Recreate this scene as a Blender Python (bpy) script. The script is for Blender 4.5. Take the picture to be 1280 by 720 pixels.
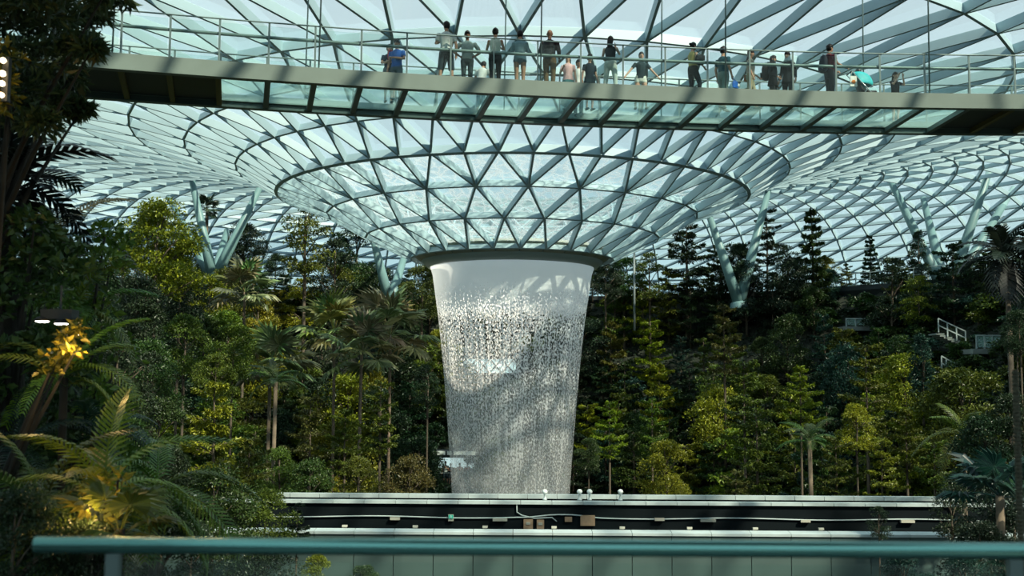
import bpy, bmesh, math, random
import numpy as np
from mathutils import Vector, Matrix

for o in list(bpy.data.objects):
    bpy.data.objects.remove(o)
scene = bpy.context.scene
COL = scene.collection
PI = math.pi
R = math.radians

# ------------------------------------------------------------------ camera
F = 1400.0                       # focal length in pixels of a 1280 px wide frame
PITCH, ROLL = R(5.1), R(0.35)
cam_d = bpy.data.cameras.new('camera')
cam_d.sensor_width = 36.0
cam_d.lens = 36.0 * F / 1280.0
cam_d.clip_start, cam_d.clip_end = 0.1, 800
cam_d.dof.use_dof = True
cam_d.dof.focus_distance = 45.0
cam_d.dof.aperture_fstop = cam_d.lens / 1000.0 / 0.019
cam = bpy.data.objects.new('camera', cam_d)
COL.objects.link(cam)
CAM_M = Matrix.Rotation(PI / 2 + PITCH, 4, 'X') @ Matrix.Rotation(ROLL, 4, 'Z')
cam.matrix_world = CAM_M
scene.camera = cam
CAM_R = CAM_M.to_3x3()
CAM_I = CAM_R.transposed()

def at(px, py, d):
    """world point on the sight line of pixel (px, py) at depth y = d"""
    v = CAM_R @ Vector(((px - 640) / F, (360 - py) / F, -1))
    return v * (d / v.y)

def proj(p):
    c = CAM_I @ Vector(p)
    if c.z > -0.1:
        return None
    return (640 + F * c.x / -c.z, 360 - F * c.y / -c.z, -c.z)

# ------------------------------------------------------------------ sky, sun, exposure
SUN_DIR = Vector((0.62, -0.62, 0.80)).normalized()      # towards the sun
world = bpy.data.worlds.new('world')
scene.world = world
world.use_nodes = True
nt = world.node_tree
bg = nt.nodes['Background']
tc = nt.nodes.new('ShaderNodeTexCoord')
sep = nt.nodes.new('ShaderNodeSeparateXYZ')
ramp = nt.nodes.new('ShaderNodeValToRGB')
nt.links.new(tc.outputs['Generated'], sep.inputs[0])
nt.links.new(sep.outputs['Z'], ramp.inputs[0])
nt.links.new(ramp.outputs[0], bg.inputs[0])
cr = ramp.color_ramp
cr.elements[0].position = 0.0
cr.elements[0].color = (0.02, 0.035, 0.035, 1)      # dark ground below the horizon
e = cr.elements.new(0.004); e.color = (0.02, 0.035, 0.035, 1)
e = cr.elements.new(0.012); e.color = (0.51, 0.79, 0.84, 1)
e = cr.elements[-1]; e.position = 0.30
e.color = (0.67, 0.83, 0.91, 1)
e = cr.elements.new(1.0); e.color = (0.48, 0.68, 0.81, 1)
bg.inputs[1].default_value = 1.0
sun_d = bpy.data.lights.new('sun', 'SUN')
sun_d.energy = 8.6
sun_d.angle = R(1.3)
sun_d.color = (1.0, 0.90, 0.70)
sun = bpy.data.objects.new('sun', sun_d)
COL.objects.link(sun)
sun.rotation_euler = (-SUN_DIR).to_track_quat('-Z', 'Y').to_euler()
scene.view_settings.view_transform = 'Standard'
scene.view_settings.look = 'None'
scene.view_settings.exposure = 0.0
scene.view_settings.gamma = 1.0
scene.view_settings.use_curve_mapping = False
scene.cycles.transparent_max_bounces = 40
scene.cycles.max_bounces = 10
scene.cycles.diffuse_bounces = 6

# ------------------------------------------------------------------ helpers
def tag(o, label=None, cat=None, group=None, kind=None):
    if label: o['label'] = label
    if cat: o['category'] = cat
    if group: o['group'] = group
    if kind: o['kind'] = kind
    return o

def empty(name, loc=(0, 0, 0), rz=0.0, parent=None):
    o = bpy.data.objects.new(name, None)
    o.empty_display_size = 0.2
    COL.objects.link(o)
    o.location = loc
    o.rotation_euler = (0, 0, rz)
    if parent: o.parent = parent
    return o

def link(name, me, parent=None):
    o = bpy.data.objects.new(name, me)
    COL.objects.link(o)
    if parent: o.parent = parent
    return o

def copy_tree(o, parent=None):
    c = o.copy(); COL.objects.link(c)
    if parent: c.parent = parent
    for ch in o.children:
        copy_tree(ch, c)
    return c

def np_mesh(name, V, Fc, mats=(), mi=None, smooth=False):
    """mesh from numpy arrays, Fc = (n,3) or (n,4) or a list of such arrays"""
    me = bpy.data.meshes.new(name)
    V = np.asarray(V, np.float32).reshape(-1, 3)
    lst = Fc if isinstance(Fc, list) else [Fc]
    lst = [np.asarray(f, np.int32) for f in lst if len(f)]
    loops = np.concatenate([f.ravel() for f in lst])
    tot = np.concatenate([np.full(len(f), f.shape[1], np.int32) for f in lst])
    start = np.concatenate([[0], np.cumsum(tot)[:-1]]).astype(np.int32)
    me.vertices.add(len(V)); me.vertices.foreach_set('co', V.ravel())
    me.loops.add(len(loops)); me.loops.foreach_set('vertex_index', loops)
    me.polygons.add(len(tot)); me.polygons.foreach_set('loop_start', start)
    me.polygons.foreach_set('loop_total', tot)
    for m in mats: me.materials.append(m)
    if mi is not None: me.polygons.foreach_set('material_index', np.asarray(mi, np.int32))
    me.polygons.foreach_set('use_smooth', np.full(len(tot), smooth))
    me.update(calc_edges=True)
    return me

class MB:
    """collects boxes, bars, tubes and lathes; build() links them as one mesh object"""
    def __init__(self):
        self.v = []; self.f = []
    def add(self, vs, fs):
        b = len(self.v)
        self.v += [tuple(x) for x in vs]
        self.f += [tuple(i + b for i in f) for f in fs]
        return self
    def box(self, lo, hi):
        x0, y0, z0 = lo; x1, y1, z1 = hi
        return self.add([(x0,y0,z0),(x1,y0,z0),(x1,y1,z0),(x0,y1,z0),(x0,y0,z1),(x1,y0,z1),(x1,y1,z1),(x0,y1,z1)],
                        [(0,3,2,1),(4,5,6,7),(0,1,5,4),(1,2,6,5),(2,3,7,6),(3,0,4,7)])
    def beam(self, p, q, n, w, h, off=0.0):
        """bar from p to q, w wide, h deep along n (starting off away from the line)"""
        p = Vector(p); q = Vector(q); n = Vector(n)
        t = (q - p).normalized()
        s = t.cross(n).normalized() * (w / 2)
        n = s.cross(t).normalized() * (1 if s.cross(t).dot(n) > 0 else -1)
        a = n * off; b = n * (off + h)
        return self.add([p - s + a, p + s + a, p + s + b, p - s + b, q - s + a, q + s + a, q + s + b, q - s + b],
                        [(0,3,2,1),(4,5,6,7),(0,1,5,4),(1,2,6,5),(2,3,7,6),(3,0,4,7)])
    def tube(self, pts, rad, n=8, cap=True):
        pts = [Vector(p) for p in pts]
        rad = rad if isinstance(rad, (list, tuple)) else [rad] * len(pts)
        vs = []; fs = []
        up = None
        for i, p in enumerate(pts):
            t = (pts[min(i + 1, len(pts) - 1)] - pts[max(i - 1, 0)]).normalized()
            if up is None:
                up = Vector((0, 0, 1)) if abs(t.z) < 0.9 else Vector((1, 0, 0))
            a = t.cross(up).normalized(); b = a.cross(t).normalized(); up = b
            for k in range(n):
                an = 2 * PI * k / n
                vs.append(p + (a * math.cos(an) + b * math.sin(an)) * rad[i])
        for i in range(len(pts) - 1):
            for k in range(n):
                fs.append((i*n+k, i*n+(k+1) % n, (i+1)*n+(k+1) % n, (i+1)*n+k))
        if cap:
            fs.append(tuple(range(n - 1, -1, -1)))
            fs.append(tuple(range((len(pts)-1)*n, len(pts)*n)))
        return self.add(vs, fs)
    def lathe(self, prof, n=24, c=(0, 0, 0), a0=0.0, a1=2 * PI):
        full = abs(a1 - a0 - 2 * PI) < 1e-6
        m = n if full else n + 1
        vs = []; fs = []
        for k in range(m):
            an = a0 + (a1 - a0) * k / n
            for (r, z) in prof:
                vs.append((c[0] + r * math.sin(an), c[1] - r * math.cos(an), c[2] + z))
        P = len(prof)
        for k in range(n):
            k2 = (k + 1) % m
            for i in range(P - 1):
                fs.append((k*P+i, k2*P+i, k2*P+i+1, k*P+i+1))
        return self.add(vs, fs)
    def ball(self, c, r, n=8, m=6):
        rx, ry, rz = r if isinstance(r, (tuple, list)) else (r, r, r)
        vs = [(c[0], c[1], c[2] - rz)]
        for i in range(1, m):
            a = -PI/2 + PI * i / m
            for k in range(n):
                b = 2 * PI * k / n
                vs.append((c[0] + rx*math.cos(a)*math.cos(b), c[1] + ry*math.cos(a)*math.sin(b), c[2] + rz*math.sin(a)))
        vs.append((c[0], c[1], c[2] + rz))
        fs = [(0, 1 + (k+1) % n, 1 + k) for k in range(n)]
        for i in range(m - 2):
            for k in range(n):
                fs.append((1+i*n+k, 1+i*n+(k+1) % n, 1+(i+1)*n+(k+1) % n, 1+(i+1)*n+k))
        L = len(vs) - 1
        fs += [(L, 1+(m-2)*n+k, 1+(m-2)*n+(k+1) % n) for k in range(n)]
        return self.add(vs, fs)
    def mesh(self, name, mat=None, smooth=False):
        me = bpy.data.meshes.new(name)
        me.from_pydata(self.v, [], self.f)
        if mat: me.materials.append(mat)
        if smooth:
            for p in me.polygons: p.use_smooth = True
        me.update()
        return me
    def build(self, name, mat=None, parent=None, smooth=False):
        return link(name, self.mesh(name, mat, smooth), parent)

# ------------------------------------------------------------------ materials
def mat_new(name):
    m = bpy.data.materials.new(name); m.use_nodes = True
    n = m.node_tree.nodes
    return m, m.node_tree, n, n['Principled BSDF'], n['Material Output']

def simple(name, col, rough=0.6, metal=0.0, noise=0.0, nscale=6.0, spec=None, bump=0.0):
    m, t, n, b, out = mat_new(name)
    b.inputs['Base Color'].default_value = (*col, 1)
    b.inputs['Roughness'].default_value = rough
    b.inputs['Metallic'].default_value = metal
    if spec is not None: b.inputs['Specular IOR Level'].default_value = spec
    if noise or bump:
        tx = n.new('ShaderNodeTexCoord'); nz = n.new('ShaderNodeTexNoise')
        nz.inputs['Scale'].default_value = nscale; nz.inputs['Detail'].default_value = 6
        t.links.new(tx.outputs['Object'], nz.inputs['Vector'])
        if noise:
            r = n.new('ShaderNodeValToRGB')
            lo = [max(0, c * (1 - noise)) for c in col]; hi = [min(1, c * (1 + noise)) for c in col]
            r.color_ramp.elements[0].color = (*lo, 1); r.color_ramp.elements[0].position = 0.3
            r.color_ramp.elements[1].color = (*hi, 1); r.color_ramp.elements[1].position = 0.7
            t.links.new(nz.outputs['Fac'], r.inputs[0]); t.links.new(r.outputs[0], b.inputs['Base Color'])
        if bump:
            bp = n.new('ShaderNodeBump'); bp.inputs['Strength'].default_value = bump
            t.links.new(nz.outputs['Fac'], bp.inputs['Height']); t.links.new(bp.outputs[0], b.inputs['Normal'])
    return m

def glow(name, col, strength):
    m, t, n, b, out = mat_new(name)
    b.inputs['Base Color'].default_value = (*col, 1)
    b.inputs['Emission Color'].default_value = (*col, 1)
    b.inputs['Emission Strength'].default_value = strength
    return m

def glass(name, tint, body, body_fac, refl=0.12, rough=0.05, wet=False):
    """thin architectural glass: tinted see-through, a weak mirror, and a film of dust or water"""
    m, t, n, b, out = mat_new(name)
    n.remove(b)
    tr = n.new('ShaderNodeBsdfTransparent'); tr.inputs[0].default_value = (*tint, 1)
    gl = n.new('ShaderNodeBsdfGlossy'); gl.inputs['Roughness'].default_value = rough
    gl.inputs[0].default_value = (0.9, 0.95, 0.95, 1)
    df = n.new('ShaderNodeBsdfDiffuse'); df.inputs[0].default_value = (*body, 1)
    tl = n.new('ShaderNodeBsdfTranslucent'); tl.inputs[0].default_value = (*body, 1)
    ad = n.new('ShaderNodeMixShader'); ad.inputs[0].default_value = 0.6
    t.links.new(df.outputs[0], ad.inputs[1]); t.links.new(tl.outputs[0], ad.inputs[2])
    lw = n.new('ShaderNodeLayerWeight'); lw.inputs[0].default_value = 0.35
    mul = n.new('ShaderNodeMath'); mul.operation = 'MULTIPLY'; mul.inputs[1].default_value = refl * 3
    t.links.new(lw.outputs['Fresnel'], mul.inputs[0])
    m1 = n.new('ShaderNodeMixShader'); t.links.new(mul.outputs[0], m1.inputs[0])
    t.links.new(tr.outputs[0], m1.inputs[1]); t.links.new(gl.outputs[0], m1.inputs[2])
    m2 = n.new('ShaderNodeMixShader'); m2.inputs[0].default_value = body_fac
    t.links.new(m1.outputs[0], m2.inputs[1]); t.links.new(ad.outputs[0], m2.inputs[2])
    t.links.new(m2.outputs[0], out.inputs[0])
    if wet:
        tx = n.new('ShaderNodeTexCoord')
        nz = n.new('ShaderNodeTexNoise'); nz.inputs['Scale'].default_value = 1.3; nz.inputs['Detail'].default_value = 3
        t.links.new(tx.outputs['Object'], nz.inputs['Vector'])
        vm = n.new('ShaderNodeMixRGB'); vm.blend_type = 'ADD'; vm.inputs[0].default_value = 0.9
        t.links.new(tx.outputs['Object'], vm.inputs[1]); t.links.new(nz.outputs['Color'], vm.inputs[2])
        vo = n.new('ShaderNodeTexVoronoi'); vo.feature = 'DISTANCE_TO_EDGE'; vo.inputs['Scale'].default_value = 1.7
        t.links.new(vm.outputs[0], vo.inputs['Vector'])
        rp = n.new('ShaderNodeValToRGB')
        rp.color_ramp.elements[0].position = 0.0; rp.color_ramp.elements[0].color = (0.55, 0.55, 0.55, 1)
        rp.color_ramp.elements[1].position = 0.34; rp.color_ramp.elements[1].color = (0.02, 0.02, 0.02, 1)
        e = rp.color_ramp.elements.new(0.09); e.color = (0.22, 0.22, 0.22, 1)
        t.links.new(vo.outputs['Distance'], rp.inputs[0]); t.links.new(rp.outputs[0], m2.inputs[0])
        # the water film over the glass dims and greens what lies behind it
        tr.inputs[0].default_value = (0.90, 0.968, 0.968, 1)
    return m

M = {}
M['steel'] = simple('painted_steel', (0.34, 0.47, 0.52), 0.5, 0.0, noise=0.06, nscale=0.6)
M['steel_dark'] = simple('bridge_steel', (0.12, 0.17, 0.17), 0.45, 0.0, noise=0.12, nscale=1.5)
M['fascia'] = simple('bridge_fascia_paint', (0.155, 0.200, 0.175), 0.5, 0.0, noise=0.10, nscale=1.2)
M['rail'] = simple('stainless_rail', (0.17, 0.23, 0.22), 0.35, 0.3)
M['cable'] = simple('steel_cable', (0.22, 0.30, 0.31), 0.4, 0.5)
M['roof_glass'] = glass('roof_glass', (0.95, 0.985, 0.985), (0.75, 0.85, 0.85), 0.06, 0.05)
M['wet_glass'] = glass('water_covered_glass', (0.70, 0.90, 0.89), (0.86, 0.90, 0.92), 0.3, 0.05, wet=True)
M['floor_glass'] = glass('bridge_floor_glass', (0.90, 0.985, 0.975), (0.62, 0.86, 0.84), 0.26, 0.06)
M['clear_glass'] = glass('balustrade_glass', (0.92, 0.97, 0.96), (0.7, 0.8, 0.8), 0.02, 0.06)
M['ring'] = simple('oculus_cladding', (0.30, 0.32, 0.25), 0.55, 0.0, noise=0.08, nscale=0.8)
M['ring_lip'] = simple('oculus_lip', (0.36, 0.42, 0.40), 0.4, 0.1)
# ------------------------------------------------------------------ the glass roof: funnel, crest and far dome
AX = Vector((0.0, 70.0, 0.0))            # the vertical axis of funnel and waterfall
def zfront(y, r):
    return (70.0 - r) * math.tan(math.atan((360.0 - y) / F) + PITCH)
DEL = 2 * PI / 26
RINGS = [  # radius, height, nodes, phase in cells of 1/26
    (6.2, zfront(303, 6.2), 26, 0.3), (9.0, zfront(265, 9.0), 26, 0.8), (11.4, zfront(225, 11.4), 26, 0.3),
    (14.45, zfront(181, 14.45), 52, 0.3), (16.9, zfront(133, 16.9), 52, 0.55), (19.9, zfront(84, 19.9), 52, 0.3),
    (23.0, zfront(33, 23.0), 52, 0.55), (26.6, 16.35, 52, 0.3), (30.5, 17.15, 52, 0.55), (34.6, 17.8, 104, 0.55)]
N_FREE = len(RINGS)
far = [(37.8, 18.2), (41, 18.45), (44, 18.5), (46.8, 18.3), (49.3, 17.9), (51.4, 17.3), (53.2, 16.5), (54.7, 15.55), (55.9, 14.5),
       (56.9, 13.4), (57.7, 12.2), (58.3, 10.9), (58.7, 9.6), (59.0, 8.2), (59.2, 6.8)]
for r, z in far: RINGS.append((r, z, 104, 0.55))
CREST = 23.0

def roof_pt(r, z, a):
    """a = azimuth from the camera side; the roof runs out much further over the camera than over the far bank"""
    if r > CREST:
        s = max(0.0, min(1.0, (math.cos(a) + 0.1) / 1.0)); s = s * s * (3 - 2 * s)
        r = CREST + (r - CREST) * (1 + 1.1 * s)
    return AX + Vector((r * math.sin(a), -r * math.cos(a), z))

nodes = []; angs = []
for (r, z, n, ph) in RINGS:
    cell = 2 * PI / n
    aa = [ph * DEL + cell * k for k in range(n)]
    angs.append(aa)
    nodes.append([roof_pt(r, z, a) for a in aa])
def roof_norm(i, k):
    """points to the inner side (downwards) of the roof"""
    r0, z0 = RINGS[max(i - 1, 0)][:2]; r1, z1 = RINGS[min(i + 1, len(RINGS) - 1)][:2]
    dr, dz = r1 - r0, z1 - z0; L = math.hypot(dr, dz)
    a = angs[i][k]
    return Vector((math.sin(a) * dz / L, -math.cos(a) * dz / L, -dr / L))

edges = []; tris = []          # (ring, k), (ring, k)
def wrapd(x): return (x + PI) % (2 * PI) - PI
for i in range(len(RINGS)):
    n = RINGS[i][2]
    for k in range(n): edges.append(((i, k), (i, (k + 1) % n)))
    if i + 1 == len(RINGS): break
    n2 = RINGS[i + 1][2]
    if i < N_FREE - 1:
        cell = 2 * PI / n
        ups = []
        for k in range(n):
            u = [(wrapd(angs[i + 1][q] - angs[i][k]), q) for q in range(n2)]
            u = sorted(t for t in u if abs(t[0]) <= cell * 0.5 + 1e-4)
            ups.append([q for _, q in u])
            for q in ups[-1]: edges.append(((i, k), (i + 1, q)))
        for k in range(n):
            for a, b in zip(ups[k], ups[k][1:]): tris.append(((i, k), (i + 1, b), (i + 1, a)))
            tris.append(((i, k), (i, (k + 1) % n), (i + 1, ups[k][-1])))
    else:
        for k in range(n):
            edges.append(((i, k), (i + 1, k)))
            edges.append(((i, k), (i + 1, (k + 1) % n)))
            tris.append(((i, k), (i + 1, (k + 1) % n), (i + 1, k)))
            tris.append(((i, k), (i, (k + 1) % n), (i + 1, (k + 1) % n)))

def in_view(ps):
    q = [proj(p) for p in ps]
    if any(x is None for x in q): return None
    if max(x[0] for x in q) < 0 or min(x[0] for x in q) > 1280 or max(x[1] for x in q) < 0 or min(x[1] for x in q) > 420: return None
    return q
def span(ps):
    q = in_view(ps)
    if q is None: return -1
    if len(q) == 2:
        return math.hypot(q[0][0] - q[1][0], q[0][1] - q[1][1])
    return abs((q[1][0]-q[0][0])*(q[2][1]-q[0][1]) - (q[2][0]-q[0][0])*(q[1][1]-q[0][1]))

roof = empty('ceiling', AX)
tag(roof, 'triangulated steel and glass roof dipping to a funnel around the waterfall', kind='structure')
P = lambda t: nodes[t[0]][t[1]]
def front(t): return math.cos(angs[t[0]][t[1]]) > -0.1
order = sorted(range(len(edges)), key=lambda j: -(span([P(edges[j][0]), P(edges[j][1])]) if edges[j][0][0] < 9 and front(edges[j][0]) else -1))
top = set(order[:300])
rest_n = MB(); rest_f = MB()
for j, (a, b) in enumerate(edges):
    i = max(a[0], b[0])
    nrm = (roof_norm(*a) + roof_norm(*b)).normalized()
    ringedge = a[0] == b[0]
    if i < N_FREE:
        w, h = (0.13, 0.46) if i > 5 else (0.12, 0.44 if not ringedge else 0.40)
        if ringedge and a[0] == 3: w, h = 0.22, 0.5
    else:
        w, h = (0.13, 0.34) if ringedge else (0.15, 0.40)
    A = P(a) - AX; B = P(b) - AX
    if j in top:
        MB().beam(A, B, nrm, w, h).build('beam', M['steel'], roof)
    else:
        (rest_n if i < N_FREE else rest_f).beam(A, B, nrm, w, h)
rest_n.build('beams_beyond', M['steel'], roof)['kind'] = 'stuff'
rest_f.build('far_dome_beams', M['steel'], roof)['kind'] = 'stuff'
def pane(mb, t, gap=0.05):
    ps = [P(x) - AX for x in t]
    nr = sum((roof_norm(*x) for x in t), Vector()).normalized()
    c = sum(ps, Vector()) / 3
    ps = [p + (c - p).normalized() * gap for p in ps]
    lo = [p + nr * 0.02 for p in ps]
    mb.add(ps + lo, [(0, 1, 2), (5, 4, 3), (0, 3, 4, 1), (1, 4, 5, 2), (2, 5, 3, 0)])
order = sorted(range(len(tris)), key=lambda j: -(span([P(x) for x in tris[j]]) if tris[j][0][0] < 9 and front(tris[j][0]) else -1))
top = set(order[:300])
rest = MB(); wet_rest = MB()
for j, t in enumerate(tris):
    wet = max(x[0] for x in t) <= 3
    if j in top:
        mb = MB(); pane(mb, t); mb.build('glass_pane', M['wet_glass' if wet else 'roof_glass'], roof)
    else:
        pane(wet_rest if wet else rest, t)
rest.build('roof_panes_beyond', M['roof_glass'], roof)['kind'] = 'stuff'
if wet_rest.v: wet_rest.build('wet_panes_beyond', M['wet_glass'], roof)['kind'] = 'stuff'

# ------------------------------------------------------------------ oculus ring, 26 cladding panels
ring = empty('oculus_ring', AX)
tag(ring, 'olive grey clad ring at the funnel mouth above the waterfall', 'ring')
zt = RINGS[0][1]
prof = [(5.95, zt + 0.30), (6.34, zt + 0.26), (6.38, zt + 0.10), (6.16, zt - 0.14), (5.70, zt - 0.46)]
proto = None
for k in range(26):
    if proto is None:
        proto = MB().lathe(prof, 3, a0=0.006, a1=DEL - 0.006).mesh('ring_panel', M['ring'])
    o = link('ring_panel', proto, ring); o.rotation_euler.z = DEL * (k + 0.3)
MB().lathe([(5.62, zt - 0.40), (5.69, zt - 0.47), (5.45, zt - 0.72), (5.24, zt - 0.88), (5.1, zt - 0.84), (5.1, zt - 0.3), (5.6, zt + 0.2)], 104).build('ring_lip', M['ring_lip'], ring, True)
MB().lathe([(5.9, zt + 0.22), (6.28, zt + 0.2), (6.30, zt + 0.08), (6.08, zt - 0.12), (5.62, zt - 0.44)], 78).build('ring_core', M['steel_dark'], ring, True)

# ------------------------------------------------------------------ the waterfall
def water_mat(name, seed, top_full, lo_fac, hi_fac, su, sv, th_hi):
    m, t, n, b, out = mat_new(name)
    n.remove(b)
    uv = n.new('ShaderNodeTexCoord')
    sp = n.new('ShaderNodeSeparateXYZ'); t.links.new(uv.outputs['UV'], sp.inputs[0])
    def noise(sx, sy, det, off):
        mp = n.new('ShaderNodeMapping'); mp.inputs['Scale'].default_value = (sx, sy, 1)
        mp.inputs['Location'].default_value = (seed + off, seed * 1.7 + off, 0)
        t.links.new(uv.outputs['UV'], mp.inputs[0])
        z = n.new('ShaderNodeTexNoise'); z.inputs['Scale'].default_value = 1; z.inputs['Detail'].default_value = det
        t.links.new(mp.outputs[0], z.inputs['Vector']); return z.outputs['Fac']
    def math_(op, a, b=None):
        x = n.new('ShaderNodeMath'); x.operation = op
        for i, v in enumerate((a, b)):
            if v is None: continue
            if isinstance(v, (int, float)): x.inputs[i].default_value = v
            else: t.links.new(v, x.inputs[i])
        return x.outputs[0]
    def remap(v, a, b, c, d):
        x = n.new('ShaderNodeMapRange'); t.links.new(v, x.inputs[0])
        for i, q in enumerate((a, b, c, d)): x.inputs[i + 1].default_value = q
        return x.outputs[0]
    drop = noise(su, sv, 2.0, 0.0)              # single drops
    thread = noise(su * 0.55, 0.22, 2.0, 9.0)     # falling threads
    veil = noise(0.5, 0.10, 2.0, 21.0)           # broad veils
    # height below the lip in metres is the v coordinate
    fall = sp.outputs['Y']
    thr = remap(fall, 0.0, 3.2, 0.12, th_hi)      # how much of the sheet has broken up into drops
    wob = math_('MULTIPLY', math_('SUBTRACT', veil, 0.5), 0.22)
    th2 = math_('MULTIPLY', math_('SUBTRACT', thread, 0.5), 0.45)
    v = math_('SUBTRACT', math_('ADD', math_('ADD', drop, th2), wob), thr)
    soft = remap(fall, 4.0, 14.0, 0.03, 0.13)    # turns to mist further down
    x = math_('DIVIDE', v, soft)
    x = remap(x, -0.5, 0.5, lo_fac, hi_fac)
    x = math_('MAXIMUM', x, remap(fall, 4.5, 14.5, 0.0, 0.26))      # spray hanging between the drops
    full = remap(fall, 0.9, 2.3, 1.0, 0.0)
    x = math_('MAXIMUM', x, math_('MULTIPLY', full, top_full))
    low = remap(fall, 3.0, 12.0, 1.0, 0.58)
    x = math_('MULTIPLY', x, low)
    tr = n.new('ShaderNodeBsdfTransparent')
    df = n.new('ShaderNodeBsdfDiffuse'); df.inputs[0].default_value = (0.97, 0.99, 1.0, 1)
    tl = n.new('ShaderNodeBsdfTranslucent'); tl.inputs[0].default_value = (0.97, 0.99, 1.0, 1)
    a = n.new('ShaderNodeMixShader'); a.inputs[0].default_value = 0.5
    t.links.new(df.outputs[0], a.inputs[1]); t.links.new(tl.outputs[0], a.inputs[2])
    mx = n.new('ShaderNodeMixShader'); t.links.new(x, mx.inputs[0])
    t.links.new(tr.outputs[0], mx.inputs[1]); t.links.new(a.outputs[0], mx.inputs[2])
    t.links.new(mx.outputs[0], out.inputs[0])
    return m
def zat(y, d): return d * math.tan(math.atan((360.0 - y) / F) + PITCH)
wprof = [(5.15, zt - 0.80), (4.98, zat(345, 70)), (4.80, zat(370, 70)), (4.58, zat(400, 70)), (4.40, zat(430, 70)), (4.15, zat(480, 70)),
         (3.95, zat(530, 70)), (3.77, zat(575, 70)), (3.62, zat(620, 70)), (3.45, -9.0), (3.3, -12.9)]
def lathe_uv(name, prof, dr, n, mat, parent):
    m = len(prof); V = []; UV = []; Fc = []
    for k in range(n + 1):
        a = 2 * PI * k / n
        for r, z in prof:
            V.append(((r + dr) * math.sin(a), -(r + dr) * math.cos(a), z)); UV.append((a * 4.4, prof[0][1] - z))
    for k in range(n):
        for i in range(m - 1):
            Fc.append((k*m+i, (k+1)*m+i, (k+1)*m+i+1, k*m+i+1))
    me = np_mesh(name, V, np.array(Fc), [mat], smooth=True)
    l = me.uv_layers.new(name='UVMap'); UV = np.array(UV, np.float32)
    vi = np.zeros(len(me.loops), np.int32); me.loops.foreach_get('vertex_index', vi)
    l.data.foreach_set('uv', UV[vi].ravel())
    return link(name, me, parent)
fallo = empty('waterfall', AX + Vector((0, 0, -12.9)))
tag(fallo, 'white round curtain of falling water dropping from the oculus ring', 'waterfall')
for k, (dr, sd, tf, lo, hi, su, sv, th) in enumerate([(0.0, 3.1, 0.97, 0.0, 0.97, 11.0, 6.0, 0.545), (-0.2, 17.3, 0.5, 0.0, 0.85, 13.0, 7.5, 0.63)]):
    o = lathe_uv('water_sheet', wprof, dr, 120, water_mat('falling_water_%d' % k, sd, tf, lo, hi, su, sv, th), fallo)
    o.location = (0, 0, 12.9)
# ------------------------------------------------------------------ the valley floor, its banks and the rim terrace
def sstep(a, b, x):
    t = max(0.0, min(1.0, (x - a) / (b - a))); return t * t * (3 - 2 * t)
def lerp_tab(tab, x):
    for (x0, y0), (x1, y1) in zip(tab, tab[1:]):
        if x <= x1:
            return y0 + (y1 - y0) * max(0.0, (x - x0) / (x1 - x0))
    return tab[-1][1]
BANK = [(0, -13.0), (14, -12.0), (20, -9.0), (28, -3.2), (34, 2.2), (39.5, 7.2), (40, 8.6)]
RIM_R = 40.0
def ground(x, y):
    rho = math.hypot(x, y - 70)
    z = lerp_tab(BANK, rho) if y > 44 else lerp_tab(BANK, math.hypot(x, max(0, 70 - 44) * 0 + 0)) if False else -13.0
    if y > 30:
        k = sstep(30, 52, y)
        z = -13.0 + (lerp_tab(BANK, math.hypot(x, (y - 70) if y > 70 else (y - 70) * 0.45)) + 13.0) * k
    left = -13.0 + 10.3 * sstep(0.0, 5.0, -x - 0.205 * y - 0.6) * (1 - sstep(40, 62, y))
    right = -13.0 + 10.3 * sstep(0.0, 6.0, x - 0.40 * y - 0.5) * (1 - sstep(40, 62, y))
    return max(z, left, right)

M['soil'] = simple('dark_planting_soil', (0.018, 0.024, 0.016), 0.95, 0, noise=0.4, nscale=0.8, bump=0.4)
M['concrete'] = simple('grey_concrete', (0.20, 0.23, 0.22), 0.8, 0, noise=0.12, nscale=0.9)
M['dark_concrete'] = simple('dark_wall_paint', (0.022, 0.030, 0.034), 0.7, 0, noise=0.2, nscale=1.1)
nx, ny = 110, 110
V = []; Fc = []
for j in range(ny + 1):
    for i in range(nx + 1):
        x = -72 + 144 * i / nx; y = 1.5 + 132 * j / ny
        V.append((x, y, min(ground(x, y), 8.4) - 0.02))
for j in range(ny):
    for i in range(nx):
        a = j * (nx + 1) + i
        Fc.append((a, a + 1, a + nx + 2, a + nx + 1))
land = link('floor', np_mesh('floor', V, np.array(Fc), [M['soil']], smooth=True))
tag(land, 'dark planted valley floor and its rising banks', kind='structure')
# low ground cover over the banks
grng = np.random.default_rng(3)
GP = []
while len(GP) < 42000:
    a_ = grng.uniform(-2.2, 2.2); r_ = grng.uniform(14, 39.8)
    x_ = r_ * math.sin(a_); y_ = 70 + r_ * math.cos(a_)
    if y_ < 50 or abs(x_) > .5 * y_: continue
    GP.append((x_, y_, ground(x_, y_)))
GP = np.array(GP)
# rim terrace: slab with a dark edge band that the far dome stands on
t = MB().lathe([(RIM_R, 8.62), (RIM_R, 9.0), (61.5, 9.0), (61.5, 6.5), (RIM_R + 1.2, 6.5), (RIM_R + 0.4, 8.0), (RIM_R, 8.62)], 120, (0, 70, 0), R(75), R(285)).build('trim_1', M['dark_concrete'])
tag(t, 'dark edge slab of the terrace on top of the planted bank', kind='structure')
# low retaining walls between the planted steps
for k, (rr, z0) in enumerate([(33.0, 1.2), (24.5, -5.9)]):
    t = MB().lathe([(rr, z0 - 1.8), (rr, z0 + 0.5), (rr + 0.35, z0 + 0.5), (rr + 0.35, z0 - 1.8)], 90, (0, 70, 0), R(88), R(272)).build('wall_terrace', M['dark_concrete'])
    tag(t, 'dark retaining wall of a planted step in the bank', kind='structure')
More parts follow.
